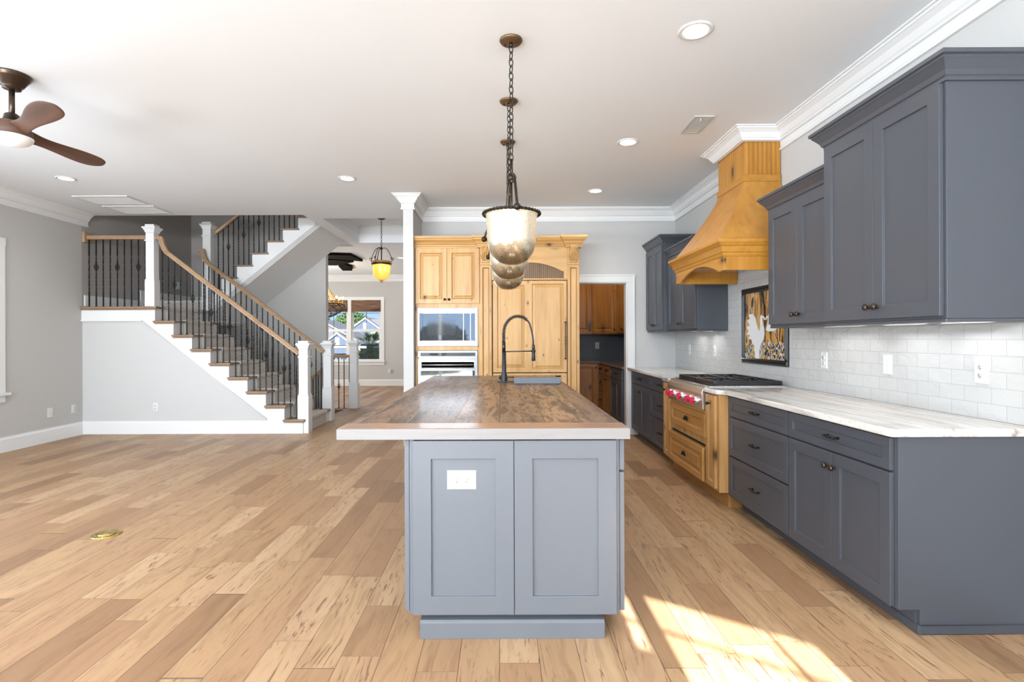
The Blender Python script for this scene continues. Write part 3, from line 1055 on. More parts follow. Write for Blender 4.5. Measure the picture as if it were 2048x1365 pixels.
# ---- balusters and rails
def baluster_mesh(name, L, basket=None, twist=True, r=.0075):
    mb = MB()
    rings = []
    n = max(8, int(L / .035))
    for i in range(n + 1):
        z = L * i / n
        a = 0.0
        if twist:
            lo, hi = .22 * L, .78 * L
            a = max(0.0, min(1.0, (z - lo) / (hi - lo))) * PI * 5
        rings.append((z, a))
    vs = []
    for z, a in rings:
        for k in range(4):
            vs.append((r * 1.3 * math.cos(a + PI / 4 + k * PI / 2), r * 1.3 * math.sin(a + PI / 4 + k * PI / 2), z))
    fs = [(i * 4 + k, i * 4 + (k + 1) % 4, (i + 1) * 4 + (k + 1) % 4, (i + 1) * 4 + k) for i in range(n) for k in range(4)]
    mb.add(vs, fs)
    if basket:
        for k in range(4):
            pp = []
            for i in range(9):
                t = i / 8
                a = k * PI / 2 + t * PI * .9
                rad = .004 + .024 * math.sin(PI * t)
                pp.append((rad * math.cos(a), rad * math.sin(a), basket - .045 + .09 * t))
            mb.tube(pp, .0045, 5)
        mb.lathe([(0, 0), (.012, .004), (.012, .014), (0, .018)], (0, 0, basket - .062), n=8)
        mb.lathe([(0, 0), (.012, .004), (.012, .014), (0, .018)], (0, 0, basket + .044), n=8)
    mb.box(-.011, .011, -.011, .011, 0, .012)
    return mb.mesh(name, M['iron'])


def put_baluster(me, x, y, z, parent):
    o = bpy.data.objects.new('baluster', me)
    o.parent = parent
    o.location = Vector((x, y, z)) - WPOS[parent.name]
    COL.objects.link(o)


def rail(parent, pts, name='handrail', mat='handw', w=.032):
    """handrail with a moulded section swept along points lying in a vertical plane"""
    sec = [(-.030, -.028), (.030, -.028), (.030, -.012), (.024, -.004), (.030, .010), (.022, .026), (0, .031), (-.022, .026), (-.030, .010), (-.024, -.004), (-.030, -.012)]
    pts = [Vector(p) for p in pts]
    mb = MB()
    vs = []
    N = len(pts)
    d0 = Vector((pts[-1].x - pts[0].x, pts[-1].y - pts[0].y, 0)).normalized()
    side = d0.cross(Vector((0, 0, 1)))
    for i in range(N):
        a = (pts[i] - pts[i - 1]).normalized() if i else None
        b = (pts[i + 1] - pts[i]).normalized() if i < N - 1 else None
        t = (a + b).normalized() if a and b else (a or b)
        up = side.cross(t)
        k = 1.0
        if a and b:
            k = 1 / max(.5, math.cos(a.angle(b) / 2))
        for s_, u_ in sec:
            vs.append(tuple(pts[i] + side * s_ + up * (u_ * k)))
    K = len(sec)
    fs = [(i * K + q, i * K + (q + 1) % K, (i + 1) * K + (q + 1) % K, (i + 1) * K + q) for i in range(N - 1) for q in range(K)]
    fs += [tuple(range(K)), tuple((N - 1) * K + q for q in range(K))]
    mb.add(vs, fs)
    return mb.build(name, M[mat], parent)


def zr(x):
    return 1.125 - .772 * (x + 2.864)


def lower_railing(label, y):
    t = thing('stair_railing', label, 'railing', (-3.9, y, 0), 'iron stair railings with oak handrails')
    rail(t, [(-4.80, y, 2.745), (-4.785, y, 2.74), (-4.772, y, 2.71), (-4.765, y, 2.665), (-4.745, y, 2.615), (-4.71, y, zr(-4.71)), (-2.85, y, zr(-2.85))])
    MB().box(-4.856, -4.795, y - .03, y + .03, 2.72, 2.775).build('rail_end', M['handw'], t, .006)
    ms = [baluster_mesh('baluster', zr(XN(3) - .062 - .0855 * j) - .025 - 3 * R_, .51 if j == 0 else None, True) for j in range(3)]
    for k in range(1, 9):
        for j in range(3):
            x = XN(k) - .062 - .0855 * j
            if -4.80 < x < -2.86:
                put_baluster(ms[j], x, y, k * R_, t)
    return t


lower_railing('oak and black iron railing on the near side of the stairs', 7.53)
lower_railing('oak and black iron railing on the far side of the lower stairs', 8.57)

t = thing('landing_railing', 'short level railing of oak and black iron on the landing', 'railing', (-5.4, 7.53, ZL), 'iron stair railings with oak handrails')
rail(t, [(-5.83, 7.53, 2.755), (-4.972, 7.53, 2.755)])
MB().box(-5.848, -5.812, 7.46, 7.60, 2.68, 2.83).build('rosette', M['handw'], t, .005)
mp = baluster_mesh('baluster', 2.728 - ZL)
mk = baluster_mesh('baluster', 2.728 - ZL, .56)
for i in range(9):
    put_baluster(mk if i % 3 == 1 else mp, -5.80 + i * .0992, 7.53, ZL, t)

t = thing('upper_railing', 'oak and black iron railing climbing to the second floor', 'railing', (-4.0, 8.80, Z2), 'iron stair railings with oak handrails')
zu = lambda x: 3.06 + (x + 4.70) * .789
rail(t, [(-4.70, 8.80, zu(-4.70)), (-2.95, 8.80, zu(-2.95))])
ms = [baluster_mesh('baluster', zu(XU(3) + .03 + .084 * j) - .03 - ZU(3), .505 if j == 1 else None, True) for j in range(3)]
for k in range(1, 8):
    for j in range(3):
        x = XU(k) + .03 + .084 * j
        if x > -4.68:
            put_baluster(ms[j], x, 8.80, ZU(k), t)

t = thing('hall_railing', 'short guard railing of oak and iron between wall end and lone newel post', 'railing', (-3.1, 10.10, 0), 'iron stair railings with oak handrails')
rail(t, [(-3.31, 10.12, .985), (-2.86, 10.12, .985)])
mp = baluster_mesh('baluster', .955, None, True)
mk = baluster_mesh('baluster', .955, .42, True)
for i in range(4):
    put_baluster(mk if i % 3 == 1 else mp, -3.18 + (i - 0) * .1, 10.12, 0.0, t) if i < 4 and -3.18 + i * .1 < -2.87 else None
MB().box(-3.31, -2.88, 10.08, 10.10, -.03, .004).build('floor_nosing', M['iron'], t)

t = thing('basement_railing', 'oak handrail with iron balusters sloping down behind the foot newel', 'railing', (-3.3, 9.85, 0), 'iron stair railings with oak handrails')
zd = lambda x: .75 + (x + 3.30) * .80
rail(t, [(-3.16, 9.86, zd(-3.16)), (-3.95, 9.86, zd(-3.95))])
mp = baluster_mesh('baluster', .80, None, True)
mk = baluster_mesh('baluster', .80, .36, True)
for i in range(8):
    x = -3.19 - i * .095
    put_baluster(mk if i % 3 == 1 else mp, x, 9.86, zd(x) - .825, t)

# ================================================================== cabinet helpers
def shaker(mb, a0, a1, b0, b1, c0=0, th=.021, st=.065, dep=.010):
    return mb.nest(a0, a1, b0, b1, [(0, c0), (0, c0 + th), (st, c0 + th), (st + .001, c0 + th - dep)])


def raised(mb, a0, a1, b0, b1, c0=0, th=.022, st=.055):
    """raised panel with a glazed ogee (material 1 is the glaze)"""
    lp = [(0, c0), (0, c0 + th), (st, c0 + th), (st + .006, c0 + th - .004), (st + .011, c0 + th - .011), (st + .017, c0 + th - .011), (st + .040, c0 + th - .003), (st + .043, c0 + th - .001)]
    if min(a1 - a0, b1 - b0) < 2 * (st + .05):
        lp = lp[:6]
    return mb.nest(a0, a1, b0, b1, lp, [0, 0, 0, 1, 0, 0, 1][:len(lp) - 1])


def knob(fr, a, b, c, parent, mat='bronze', s=1.0):
    m = MB(fr)
    m.lathe([(.009 * s, 0), (.006 * s, .004), (.005 * s, .013), (.012 * s, .016), (.0165 * s, .023), (.0145 * s, .030), (.007 * s, .034), (0, .035)], (a, b, c), 2, 14)
    return m.build('knob', M[mat], parent)


def barpull(fr, a, b, c, parent, L=.10, mat='bronzed', vert=False):
    m = MB(fr)
    pp, rr = [], []
    for i in range(13):
        t = i / 12
        q = (t - .5) * L
        pp.append((a, b + q, c + .026) if vert else (a + q, b, c + .026))
        rr.append(.0045 + .0035 * (abs(t - .5) < .2) - .002 * (abs(t - .5) < .05))
    m.tube(pp, rr, 8)
    for q in (-L / 2 + .006, L / 2 - .006):
        p0 = (a, b + q, c) if vert else (a + q, b, c)
        p1 = (a, b + q, c + .028) if vert else (a + q, b, c + .028)
        m.tube([p0, p1], [.007, .005], 8)
        m.ball(p1, .0075, 8)
    return m.build('pull', M[mat], parent)


def cuppull(fr, a, b, c, parent):
    m = MB(fr)
    vs = []
    n, k = 12, 6
    for i in range(k + 1):
        t = (PI / 2) * i / k
        for j in range(n + 1):
            u = PI * j / n
            vs.append((a + .045 * math.cos(u) * math.cos(t) * 1.0, b - .012 + .036 * math.sin(u) * math.cos(t) + .0, c + .026 * math.sin(t) * (.25 + .75 * math.sin(u))))
    fs = [(i * (n + 1) + j, i * (n + 1) + j + 1, (i + 1) * (n + 1) + j + 1, (i + 1) * (n + 1) + j) for i in range(k) for j in range(n)]
    m.add(vs, fs, 0, True)
    m.box(a - .047, a + .047, b - .016, b - .010, c, c + .010)
    o = m.build('cup_pull', M['bronzed'], parent)
    so = o.modifiers.new('solid', 'SOLIDIFY')
    so.thickness = .002
    return o


XF = 1.765            # face frame plane of the base cabinets
WC = XR - .01         # backs


def base_cabinet(name, label, yf, yn, rows, mat='char', end=False, ztop=.876, group=None):
    """rows: list of (kind, b0, b1); kind 'drawer' or 'doors'"""
    t = thing(name, label, 'cabinet', (XF, (yf + yn) / 2, 0), group)
    fr = F_left(XF, yf)
    w = yf - yn
    MB().box(XF, WC, yn, yf, .105, ztop).build('carcass', M[mat], t, .0015)
    MB().box(XF + .085, WC, yn + .0, yf, 0, .105).build('toe_kick', M[mat], t)
    for kind, b0, b1 in rows:
        if kind == 'drawer':
            m = shaker(MB(fr), .006, w - .006, b0, b1, .001, st=.055 if b1 - b0 > .2 else .045)
            o = m.build('drawer_front', M[mat], t, .0016)
            barpull(fr, w / 2, (b0 + b1) / 2, .012, o)
        else:
            c = w / 2
            for a0, a1, kn in ((.006, c - .0015, c - .03), (c + .0015, w - .006, c + .03)):
                o = shaker(MB(fr), a0, a1, b0, b1, .001).build('door', M[mat], t, .0016)
                knob(fr, kn, b1 - .075, .022, o)
    return t, fr


DR3 = [('drawer', .722, .868), ('drawer', .422, .712), ('drawer', .110, .412)]
DD = [('drawer', .722, .868), ('doors', .110, .712)]
t, fr = base_cabinet('base_cabinet', 'charcoal base cabinet with one drawer over two doors, at the open counter end', 3.26, 2.40, DD, group='charcoal base cabinets')
ep = MB().prism([(XF, .105), (XF, .876), (WC, .876), (WC, 0), (XF + .095, 0), (XF + .095, .105)], 1, 2.383, 2.40)
ep.build('end_panel', M['char'], t, .0015)
MB().box(XF + .088, WC, 2.372, 2.383, 0, .04).box(XF + .078, XF + .088, 2.372, 3.26, 0, .04).build('shoe_moulding', M['char'], t, .003)
base_cabinet('base_cabinet', 'charcoal three drawer base cabinet between wooden range cabinet and counter end', 4.125, 3.262, DR3, group='charcoal base cabinets')
base_cabinet('base_cabinet', 'charcoal three drawer base cabinet just beyond the wooden range cabinet', 6.30, 5.505, DR3, group='charcoal base cabinets')
base_cabinet('base_cabinet', 'charcoal two door base cabinet in the far corner by the pantry doorway', 7.20, 6.302, DD, group='charcoal base cabinets')
struct('trim_7', MB().box(XF, WC, 7.20, 7.30, .105, .876).box(XF + .085, WC, 7.2, 7.3, 0, .105), M['char'])

# ---- wooden range cabinet
XW = 1.678
t = thing('range_cabinet', 'honey wood cabinet under the rangetop with one drawer slightly open', 'cabinet', (XW, 4.815, 0))
MB().box(XW, WC, 4.13, 5.50, .119, .722).box(XW, WC, 4.13, 4.358, .722, .876).box(XW, WC, 5.272, 5.50, .722, .876).build('carcass', [M['rangev']], t, .002)
MB().box(1.757, WC, 4.15, 5.48, 0, .119).build('toe_kick', M['rangew'], t)
fr = F_left(XW, 5.50)
for a0, a1, ku in ((.022, .205, .175), (1.155, 1.335, 1.185)):
    o = raised(MB(fr), a0, a1, .142, .868, .001, st=.045).build('pull_out', [M['rangev'], M['glaze']], t, .0016)
    knob(fr, (a0 + a1) / 2, .80, .022, o, 'bronzed', .9)
o = raised(MB(fr), .245, 1.125, .498, .694, .001, st=.05).build('drawer_front', [M['rangew'], M['glaze']], t, .0016)
cuppull(fr, .685, .596, .022, o)
m = raised(MB(fr), .245, 1.125, .144, .416, .020, st=.05)
m.box(.28, 1.09, .16, .36, -.3, .02)
o = m.build('open_drawer', [M['rangew'], M['glaze']], t, .0016)
o['label'] = 'lower drawer standing slightly open'
cuppull(fr, .685, .28, .041, o)
MB(fr).box(.245, 1.125, .420, .440, .0005, .002).build('slot_shade', M['gap'], t)  # thin dark sheet painting the shade in the gap above the open drawer

# ---- granite worktop round the rangetop
XG, XG2 = 1.709, 1.640
poly = [(XR - .001, 2.353), (XG + .022, 2.353), (XG + .006, 2.360), (XG, 2.378), (XG, 4.02), (XG - .008, 4.08), (XG2 + .01, 4.13), (XG2, 4.18), (XG2, 4.345), (XG2 + .03, 4.362), (2.32, 4.362), (2.32, 5.268), (XG2 + .03, 5.268), (XG2, 5.285), (XG2, 5.46), (XG2 + .01, 5.51), (XG - .008, 5.55), (XG, 5.60), (XG, YB - .001), (XR - .001, YB - .001)]
o = MB().prism(poly, 2, .879, .916).build('granite_worktop', M['granite'], None, .009, (2.0, 4.8, .879))
tag(o, 'pale veined granite worktop running along the right wall around the rangetop', 'worktop')

# ---- rangetop
t = thing('rangetop', 'stainless rangetop with red knobs and black grates set in granite worktop', 'rangetop', (1.66, 4.815, .73))
MB().box(1.66, 2.315, 4.366, 5.264, .74, .925).build('body', M['steel'], t, .003)
pan = MB().prism([(1.66, .727), (1.640, .727), (1.630, .86), (1.640, .895), (1.665, .918), (1.70, .925), (1.70, .80)], 1, 4.366, 5.264)
pan.build('control_panel', M['steel'], t, .003)
MB().box(1.70, 2.31, 4.38, 5.25, .9255, .928).build('burner_pan', M['black'], t)
fk = F_left(1.637, 5.50)
for y in (4.485, 4.60, 4.82, 5.03, 5.14):
    m = MB(fk).lathe([(.036, -.01), (.036, .010), (.031, .026), (.026, .030), (.0, .030)], (5.5 - y, .795, 0), 2, 20)
    o = m.build('knob', M['steel'], t)
    m = MB(fk).lathe([(.021, .028), (.021, .048), (.0, .048)], (5.5 - y, .795, 0), 2, 16)
    m.box(5.5 - y - .008, 5.5 - y + .008, .768, .822, .030, .062)
    m.build('grip', M['red'], o, .002)
for y0, y1 in ((4.385, 4.80), (4.815, 5.245)):
    m = MB()
    z0, z1 = .945, .962
    m.box(1.74, 2.30, y0, y0 + .016, z0 - .012, z1).box(1.74, 2.30, y1 - .016, y1, z0 - .012, z1)
    m.box(1.74, 1.756, y0, y1, z0 - .012, z1).box(2.284, 2.30, y0, y1, z0 - .012, z1).box(2.012, 2.028, y0, y1, z0, z1)
    yc = (y0 + y1) / 2
    for xc in (1.885, 2.155):
        for k in range(8):
            a = k * PI / 4
            c_, s_ = math.cos(a), math.sin(a)
            m.tube([(xc + .045 * c_, yc + .045 * s_, z1 - .006), (xc + .13 * c_, yc + .17 * s_, z1 - .006)], .006, 4, sm=False)
    for x in (1.75, 2.29):
        for y in (y0 + .01, y1 - .01):
            m.box(x - .01, x + .01, y - .01, y + .01, .928, z0)
    m.build('grate', M['black'], t, .002)
    for xc in (1.885, 2.155):
        MB().lathe([(.055, 0), (.055, .008), (.035, .012), (.035, .018), (0, .020)], (xc, yc, .928), n=18).build('burner', M['matte'], t)

# ---- backsplash tile
bs = MB(frame((XR, 0, 0), (0, 1, 0), (0, 0, 1), (-1, 0, 0)))
bs.box(2.36, YB - .001, .9165, 1.40, 0, .008).box(4.08, 5.60, 1.40, 1.90, 0, .008)
struct('wall_backsplash', bs, M['tile'])

# ---- mosaic with two white egrets
t = thing('mosaic_panel', 'framed mosaic of two white egrets on the tile behind the rangetop', 'mosaic', (2.372, 4.83, 1.074))
fm = F_left(2.372, 5.25)          # a from the far end, b height
MB(fm).box(.03, .81, 1.10, 1.76, 0, .006).build('mosaic_ground', M['mosaic'], t)
fp = MB(fm)
B0, B1 = 1.074, 1.788
for rect in ((0, .84, B0, B0 + .05), (0, .84, B1 - .05, B1), (0, .05, B0 + .05, B1 - .05), (.79, .84, B0 + .05, B1 - .05)):
    fp.nest(rect[0], rect[1], rect[2], rect[3], [(0, 0), (0, .012), (.012, .022), (.02, .022), (.024, .016)])
fp.build('frame', M['black'], t, .002)


def egret(mir):
    cx, s_ = (.44, 1) if not mir else (.47, -1)

    def q(px, py):
        return (cx + s_ * px, 1.10 + py)
    wing = [(-.30, .44), (-.27, .40), (-.33, .38), (-.28, .34), (-.345, .31), (-.30, .28), (-.34, .25), (-.28, .24), (-.31, .205), (-.25, .20), (-.24, .17), (-.20, .15), (-.19, .10), (-.17, .03), (-.175, .0), (-.155, .03), (-.15, -.005), (-.13, .03), (-.12, .005), (-.105, .06), (-.09, .14), (-.06, .16), (-.02, .20), (.0, .25), (-.005, .30), (-.03, .34), (-.04, .38), (-.03, .41), (-.01, .41), (.01, .385), (.002, .375), (-.012, .392), (-.03, .40), (-.045, .425), (-.07, .415), (-.08, .38), (-.075, .33), (-.085, .28), (-.12, .29), (-.15, .34), (-.17, .40), (-.22, .44)]
    rj = random.Random(4)
    w2 = []
    for i_, p_ in enumerate(wing):
        w2.append(p_)
        if i_ < 10:
            n_ = wing[i_ + 1]
            for f_ in (.33, .67):
                w2.append((p_[0] + (n_[0] - p_[0]) * f_ + rj.uniform(-.008, .003), p_[1] + (n_[1] - p_[1]) * f_ + rj.uniform(-.006, .006)))
    feather = w2
    if mir:
        wing = [(-.19, .42), (-.22, .36), (-.18, .33), (-.20, .30), (-.13, .275), (-.05, .272), (0, .285)] + wing[wing.index((-.005, .30)):wing.index((-.085, .28))] + [(-.11, .30), (-.14, .36), (-.17, .42)]
    m = MB(fm)
    m.slab([q(*p) for p in (wing if mir else feather)], .006, .010)
    return m.build('egret', M['trim'], t)


egret(False)
egret(True)
m = MB(fm)
for s0, s1 in (((.43, 1.475), (.462, 1.43)), ((.48, 1.475), (.452, 1.425)), ((.36, 1.28), (.52, 1.16)), ((.50, 1.30), (.44, 1.12)), ((.30, 1.15), (.28, 1.22)), ((.54, 1.33), (.70, 1.13)), ((.62, 1.36), (.74, 1.20))):
    m.tube([s0 + (.0065,), s1 + (.0065,)], .003, 4, sm=False)
m.build('dark_line', M['black'], t)

# ---- wall cabinets
WCP = [(0, -.012), (.010, -.012), (.010, .004), (.018, .010), (.026, .030), (.050, .062), (.058, .070), (.058, .078), (.070, .082), (.070, .100), (0, .100)]


def wall_cabinet(name, label, yf, yn, xf, z0, z1, crown_path, group):
    t = thing(name, label, 'wall cabinet', (xf, (yf + yn) / 2, z0), group)
    fr = F_left(xf, yf)
    w = yf - yn
    MB().box(xf, WC, yn, yf, z0, z1).build('carcass', M['char'], t, .0015)
    c = w / 2
    for a0, a1, kn in ((.012, c - .0015, c - .032), (c + .0015, w - .014, c + .032)):
        o = shaker(MB(fr), a0, a1, z0 + .012, z1 - .015, .001, st=.068).build('door', M['char'], t, .0016)
        knob(fr, kn, z0 + .075, .022, o, 'bronze', 1.1)
    MB().box(xf - .004, WC, yn + .0, yf, z0 - .016, z0 - .0005).build('light_rail', M['char'], t, .003)
    MB().sweep(crown_path, WCP, z1).build('crown', M['char'], t)
    return t


G = 'charcoal wall cabinets'
wall_cabinet('wall_cabinet', 'tall charcoal wall cabinet over the open counter end, nearest the viewer', 3.265, 2.383, 1.985, 1.405, 2.475, [(XR, 2.383), (1.985, 2.383), (1.985, 3.265), (XR, 3.265)], G)
wall_cabinet('wall_cabinet', 'shorter charcoal wall cabinet with two doors, right beside the egret mosaic', 4.075, 3.268, 2.05, 1.405, 2.285, [(2.05, 3.268), (2.05, 4.075), (XR, 4.075)], G)
wall_cabinet('wall_cabinet', 'shorter charcoal wall cabinet partly hidden behind the wooden range hood', 6.54, 5.60, 2.05, 1.405, 2.285, [(XR, 5.60), (2.05, 5.60), (2.05, 6.54)], G)
wall_cabinet('wall_cabinet', 'tall charcoal wall cabinet in the far corner near the pantry doorway', 7.27, 6.543, 1.985, 1.405, 2.475, [(XR, 6.543), (1.985, 6.543), (1.985, 7.27)], G)
for i, (y0, sy) in enumerate(((2.62, .28), (3.02, .30), (3.55, .40), (5.86, .22), (6.30, .22))):
    lamp('under_cabinet_light', 'AREA', (2.27, y0, 1.384), 0.75, (1, .98, .95), (0, 0.35, 0), shape='RECTANGLE', size=.05, size_y=sy)

# ---- range hood
t = thing('range_hood', 'honey wood range hood with arched valance and beadboard chimney', 'range hood', (1.762, 4.815, 1.856))
HN, HF, HX = 4.238, 5.392, 1.762
HB, HT = 1.856, 1.975
c = 4.815
arch = [(HN, HT), (HN, HB), (HN + .12, HB), (HN + .12, HB + .012), (HN + .14, HB + .012)]
for i in range(1, 16):
    u = i / 16
    arch.append((HN + .14 + u * (HF - HN - .28), HB + .018 + .075 * math.sin(PI * u)))
arch += [(HF - .14, HB + .012), (HF - .12, HB + .012), (HF - .12, HB), (HF, HB), (HF, HT)]
MB().prism(arch, 0, HX, HX + .022).build('valance', M['honeyy'], t, .002)
for y0, y1 in ((HN, HN + .022), (HF - .022, HF)):
    MB().box(HX + .022, XR - .009, y0, y1, HB, HT).build('side_panel', M['honey'], t, .002)
mp_ = [(0, -.01), (.006, -.008), (.012, .004), (.012, .016), (.022, .024), (.030, .050), (.034, .066), (.044, .072), (.056, .090), (.062, .098), (.062, .120), (.050, .126), (0, .126)]
MB().sweep([(XR - .009, HN), (HX, HN), (HX, HF), (XR - .009, HF)], mp_, HT).build('mantel_moulding', M['honeyy'], t)
MB().box(HX + .02, XR - .01, HN + .02, HF - .02, HT - .012, HT + .10).build('liner', M['steel'], t)
CNY, CFY, CX = 4.54, 5.08, 2.066
vs, fs = [], []
n = 10
for i in range(n + 1):
    u = i / n
    g = 1 - (1 - u) ** 1.28
    z = 2.101 + u * (2.66 - 2.101)
    xx = (HX - .02) + g * (CX - (HX - .02))
    yn_ = (HN - .01) + g * (CNY - HN + .01)
    yf_ = (HF + .01) + g * (CFY - HF - .01)
    vs += [(XR - .009, yn_, z), (xx, yn_, z), (xx, yf_, z), (XR - .009, yf_, z)]
for i in range(n):
    for k in range(4):
        l = (k + 1) % 4
        fs.append((i * 4 + k, i * 4 + l, i * 4 + 4 + l, i * 4 + 4 + k))
fs += [(0, 1, 2, 3), (n * 4, n * 4 + 1, n * 4 + 2, n * 4 + 3)]
MB().add(vs, fs).build('canopy', M['honey'], t)
MB().sweep([(XR - .009, CNY), (CX, CNY), (CX, CFY), (XR - .009, CFY)], [(0, -.02), (.010, -.018), (.012, 0), (.012, .035), (0, .04)], 2.665).build('collar', M['honeyy'], t)


def beads(u0, u1, pitch):
    out = [(u0, 0)]
    k = max(1, round((u1 - u0) / pitch))
    p = (u1 - u0) / k
    for i in range(1, k):
        u = u0 + i * p
        out += [(u - .006, 0), (u - .004, -.006), (u - .002, -.001), (u + .002, -.001), (u + .004, -.006), (u + .006, 0)]
    return out + [(u1, 0)]


ch = MB()
pf = [(u, CNY - d) for u, d in beads(CX, XR - .009, .038)]
pl = [(CX - d, u) for u, d in beads(CNY, CFY, .038)]
outline = pf[::-1] + [(CX - d, u) for u, d in beads(CNY, CFY, .038)][1:] + [(XR - .009, CFY)]
# the groove offsets go inwards, so they are flipped for the two visible faces
outline = [(XR - .009, CNY)] + [(u, CNY + abs(d)) for u, d in beads(CX, XR - .009, .038)][::-1] + [(CX + abs(d), u) for u, d in beads(CNY, CFY, .038)][1:] + [(XR - .009, CFY)]
ch.prism(outline, 2, 2.68, CZ - .09)
ch.build('chimney', M['honey'], t)

# ================================================================== island
t = thing('kitchen_island', 'charcoal kitchen island cabinet, coloured as window-lit, with two shaker panels on its near end', 'island', (.06, 2.37, 0))
IY = 2.372
MB().box(-.41, .52, IY, IY + .02, .10, .878).box(-.41, -.39, IY + .02, 5.5, .10, .878).box(.50, .52, IY + .02, 5.5, .10, .878).box(-.39, .50, 5.48, 5.5, .10, .878).box(-.39, .50, IY + .02, 5.48, .10, .12).build('carcass', M['char_lit'], t, .0015)
fi = F_front(0, IY)
for a0, a1 in ((-.392, .0515), (.0545, .503)):
    shaker(MB(fi), a0, a1, .106, .872, .0005, th=.020, st=.080, dep=.012).build('end_panel', M['char_lit'], t, .0015)
MB().box(-.345, .43, IY + .03, 5.45, 0, .10).build('plinth', M['char_lit'], t)
MB().prism([(2.352, 0), (2.352, .070), (2.362, .080), (2.40, .080), (2.40, 0)], 0, -.363, .450).build('base_board', M['char_lit'], t, .0015)
for i in range(6):
    shaker(MB(frame((-.413, IY + .52 * i + .01, 0), (0, 1, 0), (0, 0, 1), (-1, 0, 0))), 0, .505, .11, .872, 0).build('side_panel', M['char_lit'], t, .0016)
fr = F_right(.523, IY + .006)
for i, w in enumerate((.60, .60, .75, .75, .40)):
    u = sum((.60, .60, .75, .75, .40)[:i])
    if i in (0, 4):
        for b0, b1 in ((.735, .872), (.11, .725)):
            o = shaker(MB(fr), u + .003, u + w - .003, b0, b1, 0, st=.05).build('drawer_front', M['char_lit'], t, .0016)
    else:
        o = shaker(MB(fr), u + .003, u + w - .003, .11, .872, 0).build('door', M['char_lit'], t, .0016)

it = thing('island_top', 'thick reclaimed wood island top with dark stains and a front edge paled by painted glare', 'worktop', (.0, 4.0, .879))
z0, z1 = .879, .927
SX0, SX1, SY0, SY1 = .125, .56, 4.72, 5.35
m = MB()
m.box(-.716, SX0, 2.505, 5.64, z0, z1).box(SX0, SX1 - .008, 2.505, SY0, z0, z1).box(SX0, SX1 - .008, SY1, 5.64, z0, z1)
m.build('slab', M['slab'], it)
MB().box(-.724, .562, 2.352, 2.505, z0, z1).build('breadboard_end', M['hickory_end'], it, .003)
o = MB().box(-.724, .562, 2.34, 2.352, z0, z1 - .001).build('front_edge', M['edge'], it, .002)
o['label'] = 'front edge with window glare in its colour'

t = thing('sink', 'blue grey stone farmhouse sink at the far right of the island', 'sink', (.31, 4.9, .83))
MB().box(.107, .505, 4.58, 4.70, .9275, .978).build('ledge', M['slate'], t, .006)
m = MB().box(SX0 + .001, SX1 - .01, SY0 + .001, SY1 - .001, .70, .715)
for r in ((SX0 + .001, SX0 + .03, SY0 + .001, SY1 - .001), (SX1 - .04, SX1 - .01, SY0 + .001, SY1 - .001), (SX0 + .03, SX1 - .04, SY0 + .001, SY0 + .03), (SX0 + .03, SX1 - .04, SY1 - .03, SY1 - .001)):
    m.box(r[0], r[1], r[2], r[3], .715, .931)
m.build('basin', M['slate'], t, .004)

t = thing('faucet', 'matte black spring neck faucet standing on the island beside the sink', 'faucet', (.022, 4.785, .927))
fx, fy, fz = .022, 4.785, .927
MB().box(fx - .058, fx + .088, fy - .030, fy + .030, fz, fz + .010).lathe([(.034, 0), (.030, .012), (.030, .055), (.024, .075), (.020, .09), (.018, .27), (.0, .27)], (fx, fy, fz), n=20).build('body', M['matte'], t)
MB().lathe([(.016, 0), (.016, .095), (0, .095)], (fx - .002, fy, fz + .27), n=16).build('sleeve', M['black'], t)
ap = []
AX, AR = fx + .125, .125
za = fz + .365 + .08
for i in range(7):
    ap.append(Vector((fx - .002, fy, fz + .365 + .08 * i / 6)))
for i in range(1, 23):
    a = PI - (PI * .80) * i / 22
    ap.append(Vector((AX + AR * math.cos(a), fy, za + .145 * math.sin(a))))
end = ap[-1]
for i in range(1, 9):
    u = i / 8
    ap.append(Vector((end.x + .037 * (1 - (1 - u) ** 2), fy, end.z - .205 * u)))
MB().tube(ap, .007, 8).build('hose', M['matte'], t)
# coil round the first part of the neck
cl = []
seg_ = ap[:27]
NC = 24 * 12
L_ = len(seg_) - 1
for i in range(NC + 1):
    u = i / NC * L_
    k = min(L_ - 1, int(u))
    p = seg_[k].lerp(seg_[k + 1], u - k)
    d = (seg_[k + 1] - seg_[k]).normalized()
    a_ = Vector((0, 1, 0))
    b_2 = d.cross(a_)
    th = 2 * PI * i / 12
    cl.append(p + a_ * (.0145 * math.cos(th)) + b_2 * (.0145 * math.sin(th)))
MB().tube(cl, .0034, 5).build('spring', M['matte'], t)
hx = ap[-1].x
MB().lathe([(.0, -.012), (.011, -.010), (.013, .0), (.014, -.0), (.014, .03), (.012, .03), (.014, .032), (.0175, .125), (.0, .128)], (hx, fy, 0), n=4) if False else None
hz = ap[-1].z
MB().lathe([(0, .010), (.012, .010), (.014, .0), (.014, -.035), (.012, -.038), (.014, -.042), (.0175, -.130), (.015, -.136), (0, -.136)], (hx, fy, hz), n=16).build('spray_head', M['matte'], t)
MB().tube([(fx, fy, 1.200), (hx, fy, 1.205)], .005, 8).lathe([(.019, -.010), (.019, .012)], (hx, fy, 1.205), n=14).build('holder_arm', M['matte'], t)
MB().tube([(fx - .0, fy, fz + .045), (fx - .045, fy, fz + .045)], .017, 12).tube([(fx - .034, fy - .012, fz + .045), (fx + .09, fy - .045, fz + .047)], .0045, 6).build('lever', M['matte'], t)


